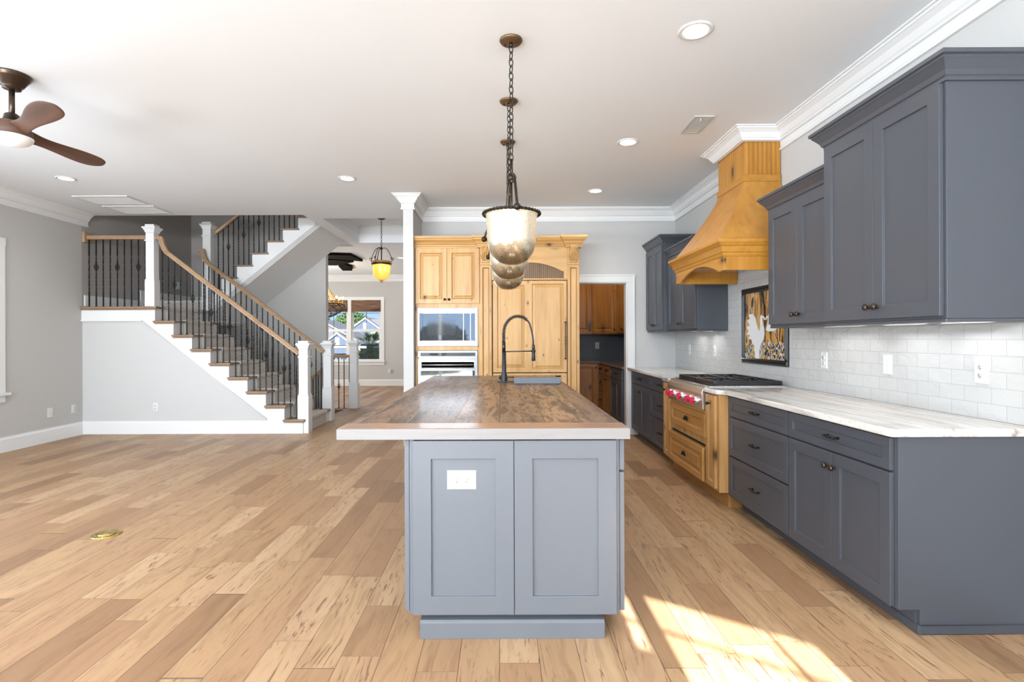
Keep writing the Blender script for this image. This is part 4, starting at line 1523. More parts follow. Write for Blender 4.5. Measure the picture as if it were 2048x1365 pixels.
# ---- outlets and switches
def plate(name, label, fr, a, b, w=.072, h=.117, kind='duplex', group=None):
    O, U, V, W_ = fr
    loc = O + U * a + V * b
    t = thing(name, label, 'outlet' if 'switch' not in name else 'switch', tuple(loc), group)
    MB(fr).nest(a - w / 2, a + w / 2, b - h / 2, b + h / 2, [(0, 0), (0, .003), (.004, .006), (.006, .006)]).build('cover_plate', M['plate'], t)
    hor = w > h
    if kind == 'duplex':
        for s_ in (-1, 1):
            ca, cb = (a + s_ * .021, b) if hor else (a, b + s_ * .021)
            m = MB(fr).lathe([(.0165, .0055), (.0165, .008), (0, .008)], (ca, cb, 0), 2, 16)
            for q in (-.006, .006):
                if hor:
                    m.box(ca - .001, ca + .001, cb + q - .003, cb + q + .003, .0078, .0084, 1) if False else m.box(ca + q - .001, ca + q + .001, cb + .0, cb + .008, .0078, .0084, 1)
                else:
                    m.box(ca + q - .001, ca + q + .001, cb - .001, cb + .007, .0078, .0084, 1)
            m.box(ca - .0022, ca + .0022, cb - .0095, cb - .005, .0078, .0084, 1)
            m.build('receptacle', [M['plate'], M['slot_shade']], t)
    elif kind == 'rocker':
        MB(fr).box(a - .017, a + .017, b - .034, b + .034, .005, .009).build('rocker', M['plate'], t, .002)
    return t


GO = 'white wall plates'
plate('outlet', 'white double outlet set sideways in the island end panel', F_front(0, 2.3635), -.178, .698, .128, .083)
fbs = F_left(2.372, 8.0)
plate('outlet', 'white outlet on the tile at the near end of the worktop', fbs, 8 - 2.641, 1.152, .078, .125)
plate('light_switch', 'white rocker switch on the tile, middle one of three plates', fbs, 8 - 3.285, 1.152, .075, .122, 'rocker')
plate('outlet', 'white outlet on the tile closest to the egret mosaic, right side', fbs, 8 - 3.93, 1.152, .075, .122)
plate('outlet', 'white outlet on the tile under the far tall wall cabinet', fbs, 8 - 6.75, 1.17, .075, .122)
plate('outlet', 'white outlet on the tile left of the mosaic, under the shorter far cabinet', fbs, 8 - 5.95, 1.17, .075, .122)
fl_ = F_right(XL, 0)
plate('outlet', 'white blank wall plate low on the left wall, farther from the corner', fl_, 6.93, .375, .078, .122, 'blank')
plate('outlet', 'white outlet low on the left wall, next to the corner', fl_, 7.31, .375, .072, .117)
plate('outlet', 'white outlet low on the grey wall under the stairs', F_front(0, YS0 + .005), -4.83, .375, .072, .117)
t = plate('outlet', 'white outlet with a plug-in under the dining window', F_front(0, 14.9), -3.115, .40, .085, .13)
MB(F_front(0, 14.9)).box(-3.14, -3.09, .36, .47, .006, .05).build('plug_in', M['plate'], t, .006)
plate('light_switch', 'white switch plate on the dark wall above the landing', F_right(XL, 0), 9.67, 2.29, .12, .13, 'rocker')

t = thing('floor_outlet', 'round brass outlet cover set in the wood floor', 'floor outlet', (-2.68, 3.625, 0))
MB().lathe([(.092, 0), (.092, .003), (.080, .008), (.062, .008), (.058, .005), (0, .005)], (-2.68, 3.625, 0), n=32).build('ring', M['brass'], t)
MB().lathe([(.054, .005), (.054, .009), (0, .011)], (-2.68, 3.625, 0), n=28).build('lid', M['brass'], t)

# ================================================================== oven and refrigerator wall
YT = 6.70
ft = F_front(0, YT)
AW = [M['alder'], M['glaze']]
t = thing('oven_cabinet', 'knotty alder oven cabinet with two doors above the built-in microwave', 'cabinet', (-.67, YT, 0))
m = MB()
m.box(-1.077, -1.045, YT, 7.28, 0, 2.475).box(-.295, -.268, YT, 7.28, 0, 2.475).box(-1.045, -.295, YT, 7.28, 1.70, 2.475).box(-1.045, -.295, YT, 7.28, 1.17, 1.222).box(-1.045, -.295, YT, 7.28, 0, .44).box(-1.045, -.295, 7.2, 7.28, .44, 1.7)
m.build('carcass', M['alder'], t, .002)
for a0, a1, kx in ((-1.072, -.681, -.706), (-.677, -.275, -.652)):
    o = raised(MB(ft), a0, a1, 1.755, 2.445, .001).build('door', AW, t, .0016)
    knob(ft, kx, 1.805, .022, o, 'bronzed')
o = raised(MB(ft), -1.07, -.275, .12, .42, .001).build('drawer_front', AW, t, .0016)

t = thing('microwave', 'built-in microwave with mirrored glass door and steel trim above the oven', 'microwave', (-.665, YT, 1.225))
fm2 = F_front(0, YT)
MB().box(-1.04, -.30, YT + .005, 7.15, 1.23, 1.69).build('body', M['steel'], t)
m = MB(fm2)
m.box(-1.05, -1.025, 1.222, 1.70, .0, .022).box(-.325, -.295, 1.222, 1.70, 0, .022).box(-1.025, -.325, 1.685, 1.70, 0, .022).box(-1.025, -.325, 1.222, 1.237, 0, .022)
m.build('trim_frame', M['steelw'], t, .002)
for z0_, z1_ in ((1.636, 1.685), (1.237, 1.288)):
    m = MB(fm2).box(-1.025, -.325, z0_, z1_, -.01, .0, 1)
    for i in range(4):
        zz = z0_ + .004 + i * (z1_ - z0_ - .004) / 4
        m.box(-1.025, -.325, zz, zz + .008, 0, .014)
    m.box(-.69, -.665, z0_, z1_, 0, .016).box(-1.025, -.99, z0_, z1_, 0, .015).box(-.36, -.325, z0_, z1_, 0, .015)
    m.build('vent_grille', [M['steelw'], M['steel']], t)
MB(fm2).box(-1.02, -.33, 1.29, 1.634, .001, .012).build('front_glass', M['glassd'], t, .002)
m = MB(fm2)
m.nest(-.985, -.480, 1.298, 1.628, [(0, .012), (0, .020), (.004, .022)])
m.build('door_glass', M['glassd'], t)
MB(fm2).box(-.918, -.575, 1.36, 1.56, .0222, .0228).build('window_screen', plain('perforated_screen', (.36, .39, .42), .05, .8), t)
MB(fm2).box(-.478, -.474, 1.292, 1.632, .012, .021).box(-.39, -.386, 1.292, 1.632, .012, .018).build('panel_line', M['steel'], t)

t = thing('built_in_oven', 'built-in stainless wall oven with bar handle below the microwave', 'oven', (-.665, YT, .44))
MB().box(-1.035, -.305, YT + .005, 7.15, .445, 1.165).build('body', M['steel'], t)
m = MB(fm2)
m.box(-1.045, -.298, 1.085, 1.168, 0, .022)
m.build('control_housing', M['steelw'], t, .003)
MB(fm2).box(-1.012, -.328, 1.098, 1.140, .022, .026).build('control_glass', M['black'], t)
MB(fm2).box(-.90, -.69, 1.108, 1.134, .026, .0265).build('display', M['glassd'], t)
m = MB(fm2).box(-1.045, -.298, .445, .47, .0, .024).box(-1.045, -1.010, .47, 1.068, 0, .024).box(-.335, -.298, .47, 1.068, 0, .024).box(-1.01, -.335, .912, 1.068, 0, .024)
m.build('door', M['steelw'], t, .003)
MB(fm2).box(-1.01, -.335, .47, .912, .004, .018).build('door_window', M['oveng'], t)
m = MB(fm2)
rr_ = [(-1.0, .958), (-1.0, 1.030), (-.325, 1.030), (-.325, .958)]
m.nest(-1.012, -.332, .942, 1.038, [(0, .024), (0, .026), (.012, .028), (.012, .024)])
m.build('handle_recess', M['steel'], t)
MB(fm2).tube([(-.985, .99, .055), (-.358, .99, .055)], .011, 10).tube([(-.95, .99, .026), (-.95, .99, .055)], .008, 8).tube([(-.39, .99, .026), (-.39, .99, .055)], .008, 8).build('handle', M['steelw'], t)

# panelled refrigerator and its surround
t = thing('refrigerator_surround', 'knotty alder surround with carved corbels and crown around the refrigerator', 'cabinet', (.35, YT, 0))
for a0, a1 in ((-.268, -.118), (.826, .977)):
    m = MB(ft).box(a0, a1, 0, 2.475, -.58, .012)
    m.build('pilaster', M['alder'], t, .002)
    mid = (a0 + a1) / 2
    MB(ft).nest(a0 + .014, a1 - .014, .05, 2.22, [(0, .012), (0, .026), (.018, .026), (.024, .018), (.034, .016)], [0, 0, 1, 1]).build('pilaster_panel', AW, t, .0016)
    MB(ft).box(a0 + .004, a1 - .004, 2.235, 2.262, .012, .028).build('astragal', M['alderh'], t, .004)
    # carved acanthus corbel
    cb = MB(ft)
    cb.prism([(2.262, .012), (2.265, .020), (2.30, .030), (2.36, .045), (2.42, .075), (2.45, .095), (2.468, .10), (2.468, .012)], 0, mid - .048, mid + .048)
    cb.build('corbel', M['alder'], t, .004)
    lf = MB(ft)
    for k in range(-3, 4):
        pp, rr = [], []
        for i in range(8):
            u = i / 7
            hgt = 2.29 + .165 * u * (1 - .035 * k * k)
            sp = k * (.006 + .009 * math.sin(PI * min(1, u * 1.05)))
            cc = .036 + .062 * max(0, (hgt - 2.29) / .175) ** 1.6 + .006
            pp.append((mid + sp * 1.35 + .010 * (1 if k > 0 else -1 if k < 0 else 0) * math.sin(u * PI * 1.8) * .5, hgt, cc))
            rr.append(.003 + .0055 * math.sin(PI * (.12 + .8 * u)))
        lf.tube(pp, rr, 6)
    for k in (-1, 1):
        lf.tube([(mid + k * (.028 + .012 * math.cos(a)), 2.445 + .012 * math.sin(a), .098) for a in [i * PI / 6 for i in range(12)]], .004, 5, closed=True)
    lf.build('acanthus_carving', [M['alder']], t)
# header with the arched beadboard grille
ax0, ax1 = -.085, .815
m = MB(ft)
hp = [(-.118, 2.475), (-.118, 2.075), (-.075, 2.075), (-.075, 2.155)]
hp2 = []
for u in [0, .05, .051, .10, .15, .2, .25, .3, .35, .4, .45, .5, .55, .6, .65, .7, .75, .8, .85, .90, .949, .95, 1]:
    v_ = abs(u - .5) * 2
    if v_ >= .9:
        zz = 2.150
    else:
        zz = 2.165 + .10 * math.cos(v_ / .9 * PI / 2) ** .8
    hp2.append((-.075 + u * (.783 + .075), zz))
header = [(-.118, 2.475), (-.118, 2.065), (-.075, 2.065)] + hp2 + [(.783, 2.065), (.826, 2.065), (.826, 2.475)]
MB(ft).prism(header, 2, -.012, .008).build('header', M['alderh'], t, .002)
lv = MB(ft)
nb = 34
for i in range(nb):
    u0 = -.08 + i * (.87 / nb)
    lv.box(u0 + .001, u0 + .87 / nb - .004, 2.065, 2.30, -.030, -.018)
lv.box(-.09, .80, 2.06, 2.31, -.034, -.030)
lv.build('beadboard_grille', M['louver'], t)
MB(ft).box(-.118, .826, 2.045, 2.068, -.02, .022).build('ledge', M['alderh'], t, .004)
MB().box(-.118, .826, YT + .06, 7.28, 1.99, 2.475).build('back_box', M['alder'], t)
cpf = [(0, -.03), (.012, -.03), (.012, -.012), (.020, -.006), (.020, .010), (.030, .016), (.040, .040), (.066, .066), (.066, .080), (.078, .084), (.078, .112), (0, .115)]
y0 = YT - .012
cpath = [(-1.081, YT), (-.285, YT), (-.285, YT - .055), (-.105, YT - .055), (-.105, YT), (.812, YT), (.812, YT - .055), (.984, YT - .055), (.984, 7.29)]
MB().sweep(cpath, cpf, 2.478, side=-1).build('crown', M['alderh'], t)
MB().box(-1.08, .984, YT, 7.28, 2.475, 2.485).box(-.285, -.105, YT - .055, YT, 2.45, 2.485).box(.812, .984, YT - .055, YT, 2.45, 2.485).build('cornice_board', M['alderh'], t)

t = thing('refrigerator', 'built-in refrigerator faced with a double panelled knotty alder door', 'refrigerator', (.355, YT, 0))
MB().box(-.112, .82, YT + .004, 7.25, .05, 1.985).build('body', M['gap'], t)
m = MB(ft)
da0, da1, db0, db1 = -.106, .815, .892, 2.035
m.box(da0, da1, db0, db1, -.004, .006)
midx = .345
m.nest(da0, midx, db0, db1, [(0, .006), (0, .022), (.052, .022), (.058, .018), (.063, .011), (.070, .011), (.095, .019), (.098, .021)], [0, 0, 0, 1, 0, 0, 1])
m.nest(midx, da1, db0, db1, [(0, .006), (0, .022), (.035, .022), (.041, .018), (.046, .011), (.053, .011), (.078, .019), (.081, .021)], [0, 0, 0, 1, 0, 0, 1])
dr = m.build('door', AW, t)
h = MB(ft)
pp, rr = [], []
for i in range(25):
    u = i / 24
    pp.append((.795, 1.055 + .47 * u, .060))
    rr.append(.0075 + .005 * (abs(u - .5) < .16) * math.cos((u - .5) * 40) ** 2)
h.tube(pp, rr, 8)
for z_ in (1.065, 1.515):
    h.tube([(.795, z_, .022), (.795, z_, .060)], [.011, .008], 8).ball((.795, z_, .060), .013, 10)
h.build('handle', M['bronze'], dr)
o = raised(MB(ft), da0, da1, .10, .880, .0, st=.06).build('freezer_drawer', AW, t)
fh = MB(ft).tube([(.12, .845, .055), (.815 - .08, .845, .055)], .008, 8)
for x_ in (.13, .725):
    fh.tube([(x_, .845, .02), (x_, .845, .058)], [.011, .008], 8)
fh.build('handle', M['bronze'], o)
MB().box(-.118, .826, YT + .05, 7.2, 0, .10).build('toe_grille', M['gap'], t)

# ================================================================== pantry beyond the doorway
PW = [M['pantry'], M['glaze']]
YP, XP = 9.30, 1.70
t = thing('pantry_cabinet', 'brown alder pantry base cabinet with one door, facing the doorway', 'cabinet', (1.2, YP, 0))
MB().box(-.9, XP, YP, 9.89, .10, .876).box(-.9, XP, YP + .08, 9.89, 0, .10).build('carcass', M['pantry'], t, .002)
fp_ = F_front(0, YP)
for a0, a1 in ((.74, 1.20), (1.205, 1.66)):
    o = raised(MB(fp_), a0, a1, .12, .865, .001).build('door', PW, t, .0016)
    knob(fp_, a1 - .03, .80, .022, o, 'bronzed')
t = thing('pantry_cabinet', 'brown alder pantry base cabinet with drawers beside a pair of doors', 'cabinet', (XP, 8.8, 0))
MB().box(XP, XR - .01, 8.30, 9.89, .10, .876).box(XP + .08, XR - .01, 8.3, 9.89, 0, .10).build('carcass', M['pantry'], t, .002)
fr = F_left(XP, 9.28)
for b0, b1 in ((.72, .865), (.42, .71), (.12, .41)):
    o = raised(MB(fr), .01, .40, b0, b1, .001, st=.04).build('drawer_front', PW, t, .0016)
    cuppull(fr, .205, (b0 + b1) / 2, .022, o)
o = raised(MB(fr), .41, .97, .72, .865, .001, st=.04).build('drawer_front', PW, t, .0016)
cuppull(fr, .69, .79, .022, o)
for a0, a1, kx in ((.41, .688, .66), (.692, .97, .72)):
    o = raised(MB(fr), a0, a1, .12, .71, .001, st=.045).build('door', PW, t, .0016)
    knob(fr, kx, .65, .022, o, 'bronzed')
t = thing('pantry_cabinet', 'charcoal pantry base cabinet just inside the doorway', 'cabinet', (XP, 7.9, 0))
MB().box(XP, XR - .01, 7.46, 8.29, .10, .876).box(XP + .08, XR - .01, 7.46, 8.29, 0, .10).build('carcass', M['char'], t, .002)
fr = F_left(XP, 8.29)
o = shaker(MB(fr), .01, .80, .72, .865, .001, st=.045).build('drawer_front', M['char'], t, .0016)
barpull(fr, .405, .79, .012, o)
for a0, a1, kx in ((.01, .403, .37), (.407, .80, .44)):
    o = shaker(MB(fr), a0, a1, .12, .71, .001).build('door', M['char'], t, .0016)
    knob(fr, kx, .64, .022, o)
o = MB().prism([(-.92, 9.27), (XP - .03, 9.27), (XP - .03, 7.43), (XR - .005, 7.43), (XR - .005, 9.895), (-.92, 9.895)], 2, .879, .914).build('pantry_worktop', plain('brown_granite', (.16, .125, .10), .12, bumps=(60, .1)), None, .008, (1.7, 8.6, .879))
tag(o, 'brown stone worktop turning the corner inside the pantry', 'worktop')
t = thing('pantry_wall_cabinet', 'brown alder pantry wall cabinet with frontal doors on the back wall', 'wall cabinet', (1.2, 9.55, 1.38))
MB().box(-.9, 1.62, 9.56, 9.895, 1.38, 2.62).build('carcass', M['pantry'], t, .002)
fp_ = F_front(0, 9.56)
for a0, a1 in ((.78, 1.21), (1.215, 1.60)):
    o = raised(MB(fp_), a0, a1, 1.40, 2.60, .001).build('door', PW, t, .0016)
    knob(fp_, a1 - .03, 1.46, .022, o, 'bronzed')
t = thing('pantry_wall_cabinet', 'diagonal brown alder corner wall cabinet in the pantry', 'wall cabinet', (1.8, 9.4, 1.38))
MB().prism([(1.622, 9.56), (2.02, 9.28), (XR - .01, 9.28), (XR - .01, 9.89), (1.622, 9.89)], 2, 1.38, 2.62).build('carcass', M['pantry'], t, .002)
dv = Vector((2.02 - 1.622, 9.28 - 9.56, 0))
DL = dv.length
dv.normalize()
fdg = frame((1.622, 9.56, 0), dv, (0, 0, 1), (dv.y, -dv.x, 0))
o = raised(MB(fdg), .012, DL - .012, 1.40, 2.60, .001).build('door', PW, t, .0016)
knob(fdg, DL - .05, 1.46, .022, o, 'bronzed')
t = thing('pantry_wall_cabinet', 'brown alder pantry wall cabinet along the right side', 'wall cabinet', (2.05, 8.6, 1.38))
MB().box(2.02, XR - .01, 7.9, 9.275, 1.38, 2.62).build('carcass', M['pantry'], t, .002)
fr = F_left(2.02, 9.275)
for a0, a1, kx in ((.01, .45, .42), (.455, .90, .485), (.905, 1.36, .935)):
    o = raised(MB(fr), a0, a1, 1.40, 2.60, .001).build('door', PW, t, .0016)
    knob(fr, kx, 1.46, .022, o, 'bronzed')
plate('outlet', 'white outlet on the blue grey pantry wall', F_front(0, 9.9), 1.77, 1.175, .075, .122)

# ================================================================== pendants
def chain(mb, x, y, ztop, zbot, L=.052, w=.013, r=.0032):
    n = max(1, int(round((ztop - zbot) / (L * .78))))
    p = (ztop - zbot) / n
    for i in range(n):
        zc = ztop - (i + .5) * p
        pts = []
        for k in range(14):
            a = 2 * PI * k / 14
            h, d = (L / 2) * math.sin(a), w * math.cos(a)
            q = PI / 5 if i % 2 == 0 else PI / 5 + PI / 2
            pts.append((x + d * math.cos(q), y + d * math.sin(q), zc + h))
        mb.tube(pts, r, 5, closed=True)
    return mb


def bell_profile(rt, h):
    out = []
    hb = h * .52
    for i in range(19):
        a = (PI / 2) * i / 18
        out.append((rt * .955 * math.sin(a) ** .84, -h + hb * (1 - math.cos(a))))
    out += [(rt * .965, -h * .28), (rt * .975, -h * .12), (rt, -.012), (rt * 1.08, 0.0)]
    return out


def pendant(label, x, y, zc, zr_, angs, group, glass='mercury'):
    t = thing('pendant_light', label, 'pendant light', (x, y, zc), group)
    MB().lathe([(.068, 0), (.068, -.006), (.060, -.016), (.0, -.018)], (x, y, zc - .001), n=28).build('canopy', M['canopyb'], t)
    m = MB()
    for a in (-.55, 2.6):
        m.ball((x + .042 * math.cos(a), y + .042 * math.sin(a), zc - .022), .0065, 8)
    m.lathe([(.011, -.015), (.011, -.04), (0, -.045)], (x, y, zc), n=10)
    m.build('screw', M['bronzed'], t)
    hub = zr_ + .21
    ch_ = chain(MB(), x, y, zc - .035, hub + .10)
    ch_.build('chain', M['bronzed'], t)
    m = MB().tube([(x, y, hub + .11), (x, y, hub - .01)], .009, 8).ball((x, y, hub), .030, 14)
    m.tube([(x, y, hub), (x, y, zr_ - .07)], .0065, 8)
    m.build('stem', M['bronzed'], t)
    for a in angs:
        ca, sa = math.cos(a), math.sin(a)
        pts = []
        for i in range(12):
            u = i / 11
            rad = .012 + .174 * (u ** .8)
            zz = hub + .012 + .022 * math.sin(u * PI) - (hub - zr_ + .012) * u ** 1.45
            pts.append((x + rad * ca, y + rad * sa, zz))
        m = MB().tube(pts, .0085, 8).ball((pts[-1][0], pts[-1][1], pts[-1][2] - .004), .021, 12)
        m.build('arm', M['bronzed'], t)
    # twisted rope ring
    m = MB()
    for ph in (0, PI):
        pts = []
        for k in range(96):
            a = 2 * PI * k / 96
            q = a * 22 + ph
            rr = .166 + .0055 * math.cos(q)
            pts.append((x + rr * math.cos(a), y + rr * math.sin(a), zr_ + .0055 * math.sin(q) - .004))
        m.tube(pts, .0055, 5, closed=True)
    m.build('rope_ring', M['bronzed'], t)
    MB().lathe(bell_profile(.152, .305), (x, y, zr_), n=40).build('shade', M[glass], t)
    b = MB()
    for k in range(3):
        a = 2 * PI * k / 3 + .5
        b.ball((x + .035 * math.cos(a), y + .035 * math.sin(a), zr_ - .125), .017, 10, sc=(1, 1, 1.9))
    b.build('bulb', M['bulb'], t)
    lamp('pendant_lamp', 'POINT', (x, y, zr_ + .0), 4.5, (1, .94, .84), shadow_soft_size=.04)
    return t


PG = 'mercury glass pendants over the island'
pendant('silvery mercury glass bell pendant over the island, nearest of the three', .062, 3.16, CZ, 2.06, [-1.42, -1.42 + PI], PG)
pendant('silvery mercury glass bell pendant over the island, middle of the three', .060, 3.973, CZ, 2.06, [PI + .05, .05], PG)
pendant('silvery mercury glass bell pendant over the island, farthest of the three', .062, 4.80, CZ, 2.06, [PI - .25, -.25], PG)

# amber lantern in the foyer
x, y, zc, zr_ = -2.07, 9.25, 3.4, 2.655
t = thing('foyer_lantern', 'lit amber glass bell lantern hanging on a chain in the foyer', 'pendant light', (x, y, zc))
MB().lathe([(.065, 0), (.065, -.008), (.045, -.022), (0, -.024)], (x, y, zc - .001), n=24).build('canopy', M['bronzed'], t)
chain(MB(), x, y, zc - .03, 2.90).build('chain', M['bronzed'], t)
MB().tube([(x, y, 2.91), (x, y, 2.66)], .010, 8).ball((x, y, 2.875), .024, 10).ball((x, y, 2.90), .014, 10).build('stem', M['bronzed'], t)
for a in (.12, .12 + 2 * PI / 3, .12 + 4 * PI / 3, PI):
    ca, sa = math.cos(a), math.sin(a)
    pts = []
    for i in range(16):
        u = i / 15
        rad = .012 + .17 * u
        zz = 2.875 + .03 * math.sin(u * PI * 1.0) - .20 * u ** 2.2
        pts.append((x + rad * ca, y + rad * sa, zz))
    for i in range(1, 9):
        q = -PI / 2 + i * PI / 5
        pts.append((x + (.182 + .022 * math.cos(q)) * ca, y + (.182 + .022 * math.cos(q)) * sa, 2.697 + .022 * math.sin(q)))
    MB().tube(pts, .006, 6).tube([(x + .178 * ca, y + .178 * sa, 2.70), (x + .172 * ca, y + .172 * sa, 2.615)], .005, 6).build('scroll_arm', M['bronzed'], t)
MB().lathe([(.166, -.065), (.170, -.058), (.170, -.040), (.166, -.034)], (x, y, zr_), n=32).build('band', M['bronzed'], t)
MB().lathe(bell_profile(.155, .335), (x, y, zr_), n=36).build('shade', M['amber'], t)
MB().ball((x, y, zr_ - .345), .024, 10).lathe([(.05, -.318), (.03, -.335), (0, -.34)], (x, y, zr_), n=16).build('finial', M['brass'], t)
b = MB()
for k in range(3):
    a = 2 * PI * k / 3 + .3
    b.ball((x + .055 * math.cos(a), y + .055 * math.sin(a), zr_ - .13), .018, 10, sc=(1, 1, 2))
b.build('bulb', M['bulb'], t)
lamp('lantern_lamp', 'POINT', (x, y, zr_ - .12), 3.5, (1, .82, .56), shadow_soft_size=.05)

# beaded chandelier in the dining room
x, y = -4.12, 12.5
t = thing('chandelier', 'lit beaded candle chandelier in the dining room, half hidden by the wall', 'chandelier', (x, y, CZ))
MB().lathe([(.07, 0), (.05, -.03), (0, -.035)], (x, y, CZ - .001), n=16).tube([(x, y, CZ - .03), (x, y, 2.75)], .012, 8).build('stem', M['bronzed'], t)
bd = MB()
for k in range(20):
    a = 2 * PI * k / 20
    for i in range(16):
        u = i / 15
        rad = .04 + .40 * u ** 2.2
        zz = 2.74 - .60 * u - .03 * math.sin(PI * u)
        bd.ball((x + rad * math.cos(a), y + rad * math.sin(a), zz), .015, 6)
bd.build('bead_strands', M['bead'], t)
lb = MB()
for k in range(12):
    a = 2 * PI * k / 12
    for sg in (1, -1):
        pts = []
        for i in range(10):
            u = i / 9
            rad = .44 * math.cos(u * PI / 2) ** .7 + .01
            pts.append((x + rad * math.cos(a + sg * u * 1.2), y + rad * math.sin(a + sg * u * 1.2), 2.10 - .30 * u))
        lb.tube(pts, .008, 5)
lb.build('wire_basket', M['iron'], t)
MB().tube([(x + .44 * math.cos(i * PI / 16), y + .44 * math.sin(i * PI / 16), 2.12) for i in range(32)], .012, 6, closed=True).build('ring', M['bronzed'], t)
for k in range(8):
    a = 2 * PI * k / 8 + .2
    cx_, cy_ = x + .40 * math.cos(a), y + .40 * math.sin(a)
    o = MB().lathe([(.022, 0), (.012, .01), (.011, .10), (0, .10)], (cx_, cy_, 2.14), n=10).build('candle', M['bead'], t)
    MB().ball((cx_, cy_, 2.27), .018, 8, sc=(1, 1, 1.8)).build('bulb', M['flame'], o)
lamp('chandelier_lamp', 'POINT', (x, y, 2.42), 40.0, (1, .85, .62), shadow_soft_size=.25)

# dark ceiling beams in the dining room
o = thing('ceiling_beams', 'dark stained angular wood beams on the dining room ceiling', 'ceiling beam', (-3.5, 11.8, 3.03))
for pl in ([(-4.6, 10.75), (-3.10, 11.03), (-3.08, 11.90), (-3.74, 11.40), (-4.6, 11.25)], [(-4.7, 11.78), (-3.60, 11.66), (-3.30, 11.98), (-3.87, 12.55), (-4.7, 12.40)], [(-3.86, 12.68), (-3.62, 12.42), (-3.58, 12.9), (-3.76, 13.5), (-4.0, 13.5)]):
    MB().prism(pl, 2, 3.03, CZ - .001).build('beam', M['darkbeam'], o, .004)

# ================================================================== ceiling fan
fx, fy = -3.25, 3.557
t = thing('ceiling_fan', 'ceiling fan with carved walnut blades, bronze rod and white dome light', 'ceiling fan', (fx, fy, CZ))
MB().lathe([(.105, 0), (.105, -.010), (.098, -.016), (.098, -.024), (.090, -.030), (.062, -.075), (.050, -.082), (.050, -.094), (0, -.096)], (fx, fy, CZ - .001), n=36).build('canopy', M['bronze'], t)
MB().lathe([(.0165, -.09), (.0165, -.30)], (fx, fy, CZ), n=14).build('downrod', M['bronze'], t)
MB().lathe([(.026, 0), (.040, -.01), (.050, -.055), (.074, -.060), (.074, -.066), (0, -.066)], (fx, fy, 2.828), n=28).build('coupling', M['bronze'], t)
MB().lathe([(.078, 0), (.092, -.01), (.108, -.05), (.112, -.092), (.0, -.092)], (fx, fy, 2.762), n=36).build('hub', M['walnut'], t)
MB().lathe([(.114, 0), (.112, -.012), (.096, -.034), (.062, -.052), (.0, -.060)], (fx, fy, 2.672), n=36).build('dome', M['dome'], t)
secs = [(.06, .058, 36), (.12, .056, 34), (.18, .048, 30), (.26, .048, 25), (.36, .062, 21), (.46, .078, 18), (.56, .086, 16), (.63, .082, 15), (.68, .064, 15), (.705, .038, 15), (.712, .010, 15)]
bl = MB()
vs = []
NS = 10
for r_, hw, tw in secs:
    a = math.radians(-tw)
    for k in range(NS):
        q = 2 * PI * k / NS
        yy, zz = hw * math.cos(q), (.0085) * math.sin(q)
        off = .012 * math.sin(min(1, r_ / .4) * PI)
        yy *= 1.0
        vs.append((r_, (yy + off) * math.cos(a) - zz * math.sin(a), (yy) * math.sin(a) + zz * math.cos(a) + .0 * r_))
fs = [(i * NS + k, i * NS + (k + 1) % NS, (i + 1) * NS + (k + 1) % NS, (i + 1) * NS + k) for i in range(len(secs) - 1) for k in range(NS)]
fs += [tuple(range(NS)), tuple((len(secs) - 1) * NS + k for k in range(NS))]
bl.add(vs, fs, 0, True)
bme = bl.mesh('blade', M['walnut'])
for a in (-32, 84, 204):
    o = bpy.data.objects.new('blade', bme)
    o.parent = t
    o.location = (0, 0, 2.715 - CZ)
    o.rotation_euler = (0, 0, math.radians(a))
    COL.objects.link(o)
    ss = o.modifiers.new('subsurf', 'SUBSURF')
    ss.levels = ss.render_levels = 2

# ================================================================== recessed lights and vents
CANS = [(1.118, 3.067, 'lit recessed ceiling light nearest the viewer, right of the pendants'),
        (1.144, 4.818, 'lit recessed ceiling light in the middle of the right hand row'),
        (1.134, 6.42, 'lit recessed ceiling light close to the back wall crown'),
        (-1.694, 5.885, 'lit recessed ceiling light left of the pendants, alone on the open ceiling'),
        (-4.757, 5.85, 'lit recessed ceiling light near the left crown and fan blade'),
        (-2.19, 11.7, 'lit recessed ceiling light in the hall behind the pier')]
OFF = [(1.12, 1.3), (-1.7, 3.4), (-4.75, 2.0), (-1.7, 1.0), (-4.75, -.6)]
proto = None
for x, y, lab in CANS:
    if proto is None:
        proto = thing('recessed_light', lab, 'recessed light', (x, y, CZ), 'recessed ceiling lights')
        MB().lathe([(.097, 0), (.097, -.004), (.086, -.008), (.072, -.006), (.070, -.001)], (x, y, CZ - .0005), n=36).build('trim_ring', M['plate'], proto)
        MB().lathe([(.071, -.0025), (.0, -.0030)], (x, y, CZ - .0005), n=32).build('lens', M['can'], proto)
    else:
        copy_tree(proto, (x, y, CZ), lab)
    lamp('can_lamp', 'SPOT', (x, y, CZ - .02), 36.0, (1, .97, .92), (0, 0, 0), spot_size=2.7, spot_blend=.9, shadow_soft_size=.07)
for x, y in OFF:
    lamp('can_lamp', 'SPOT', (x, y, CZ - .02), 36.0, (1, .97, .92), (0, 0, 0), spot_size=2.7, spot_blend=.9, shadow_soft_size=.07)

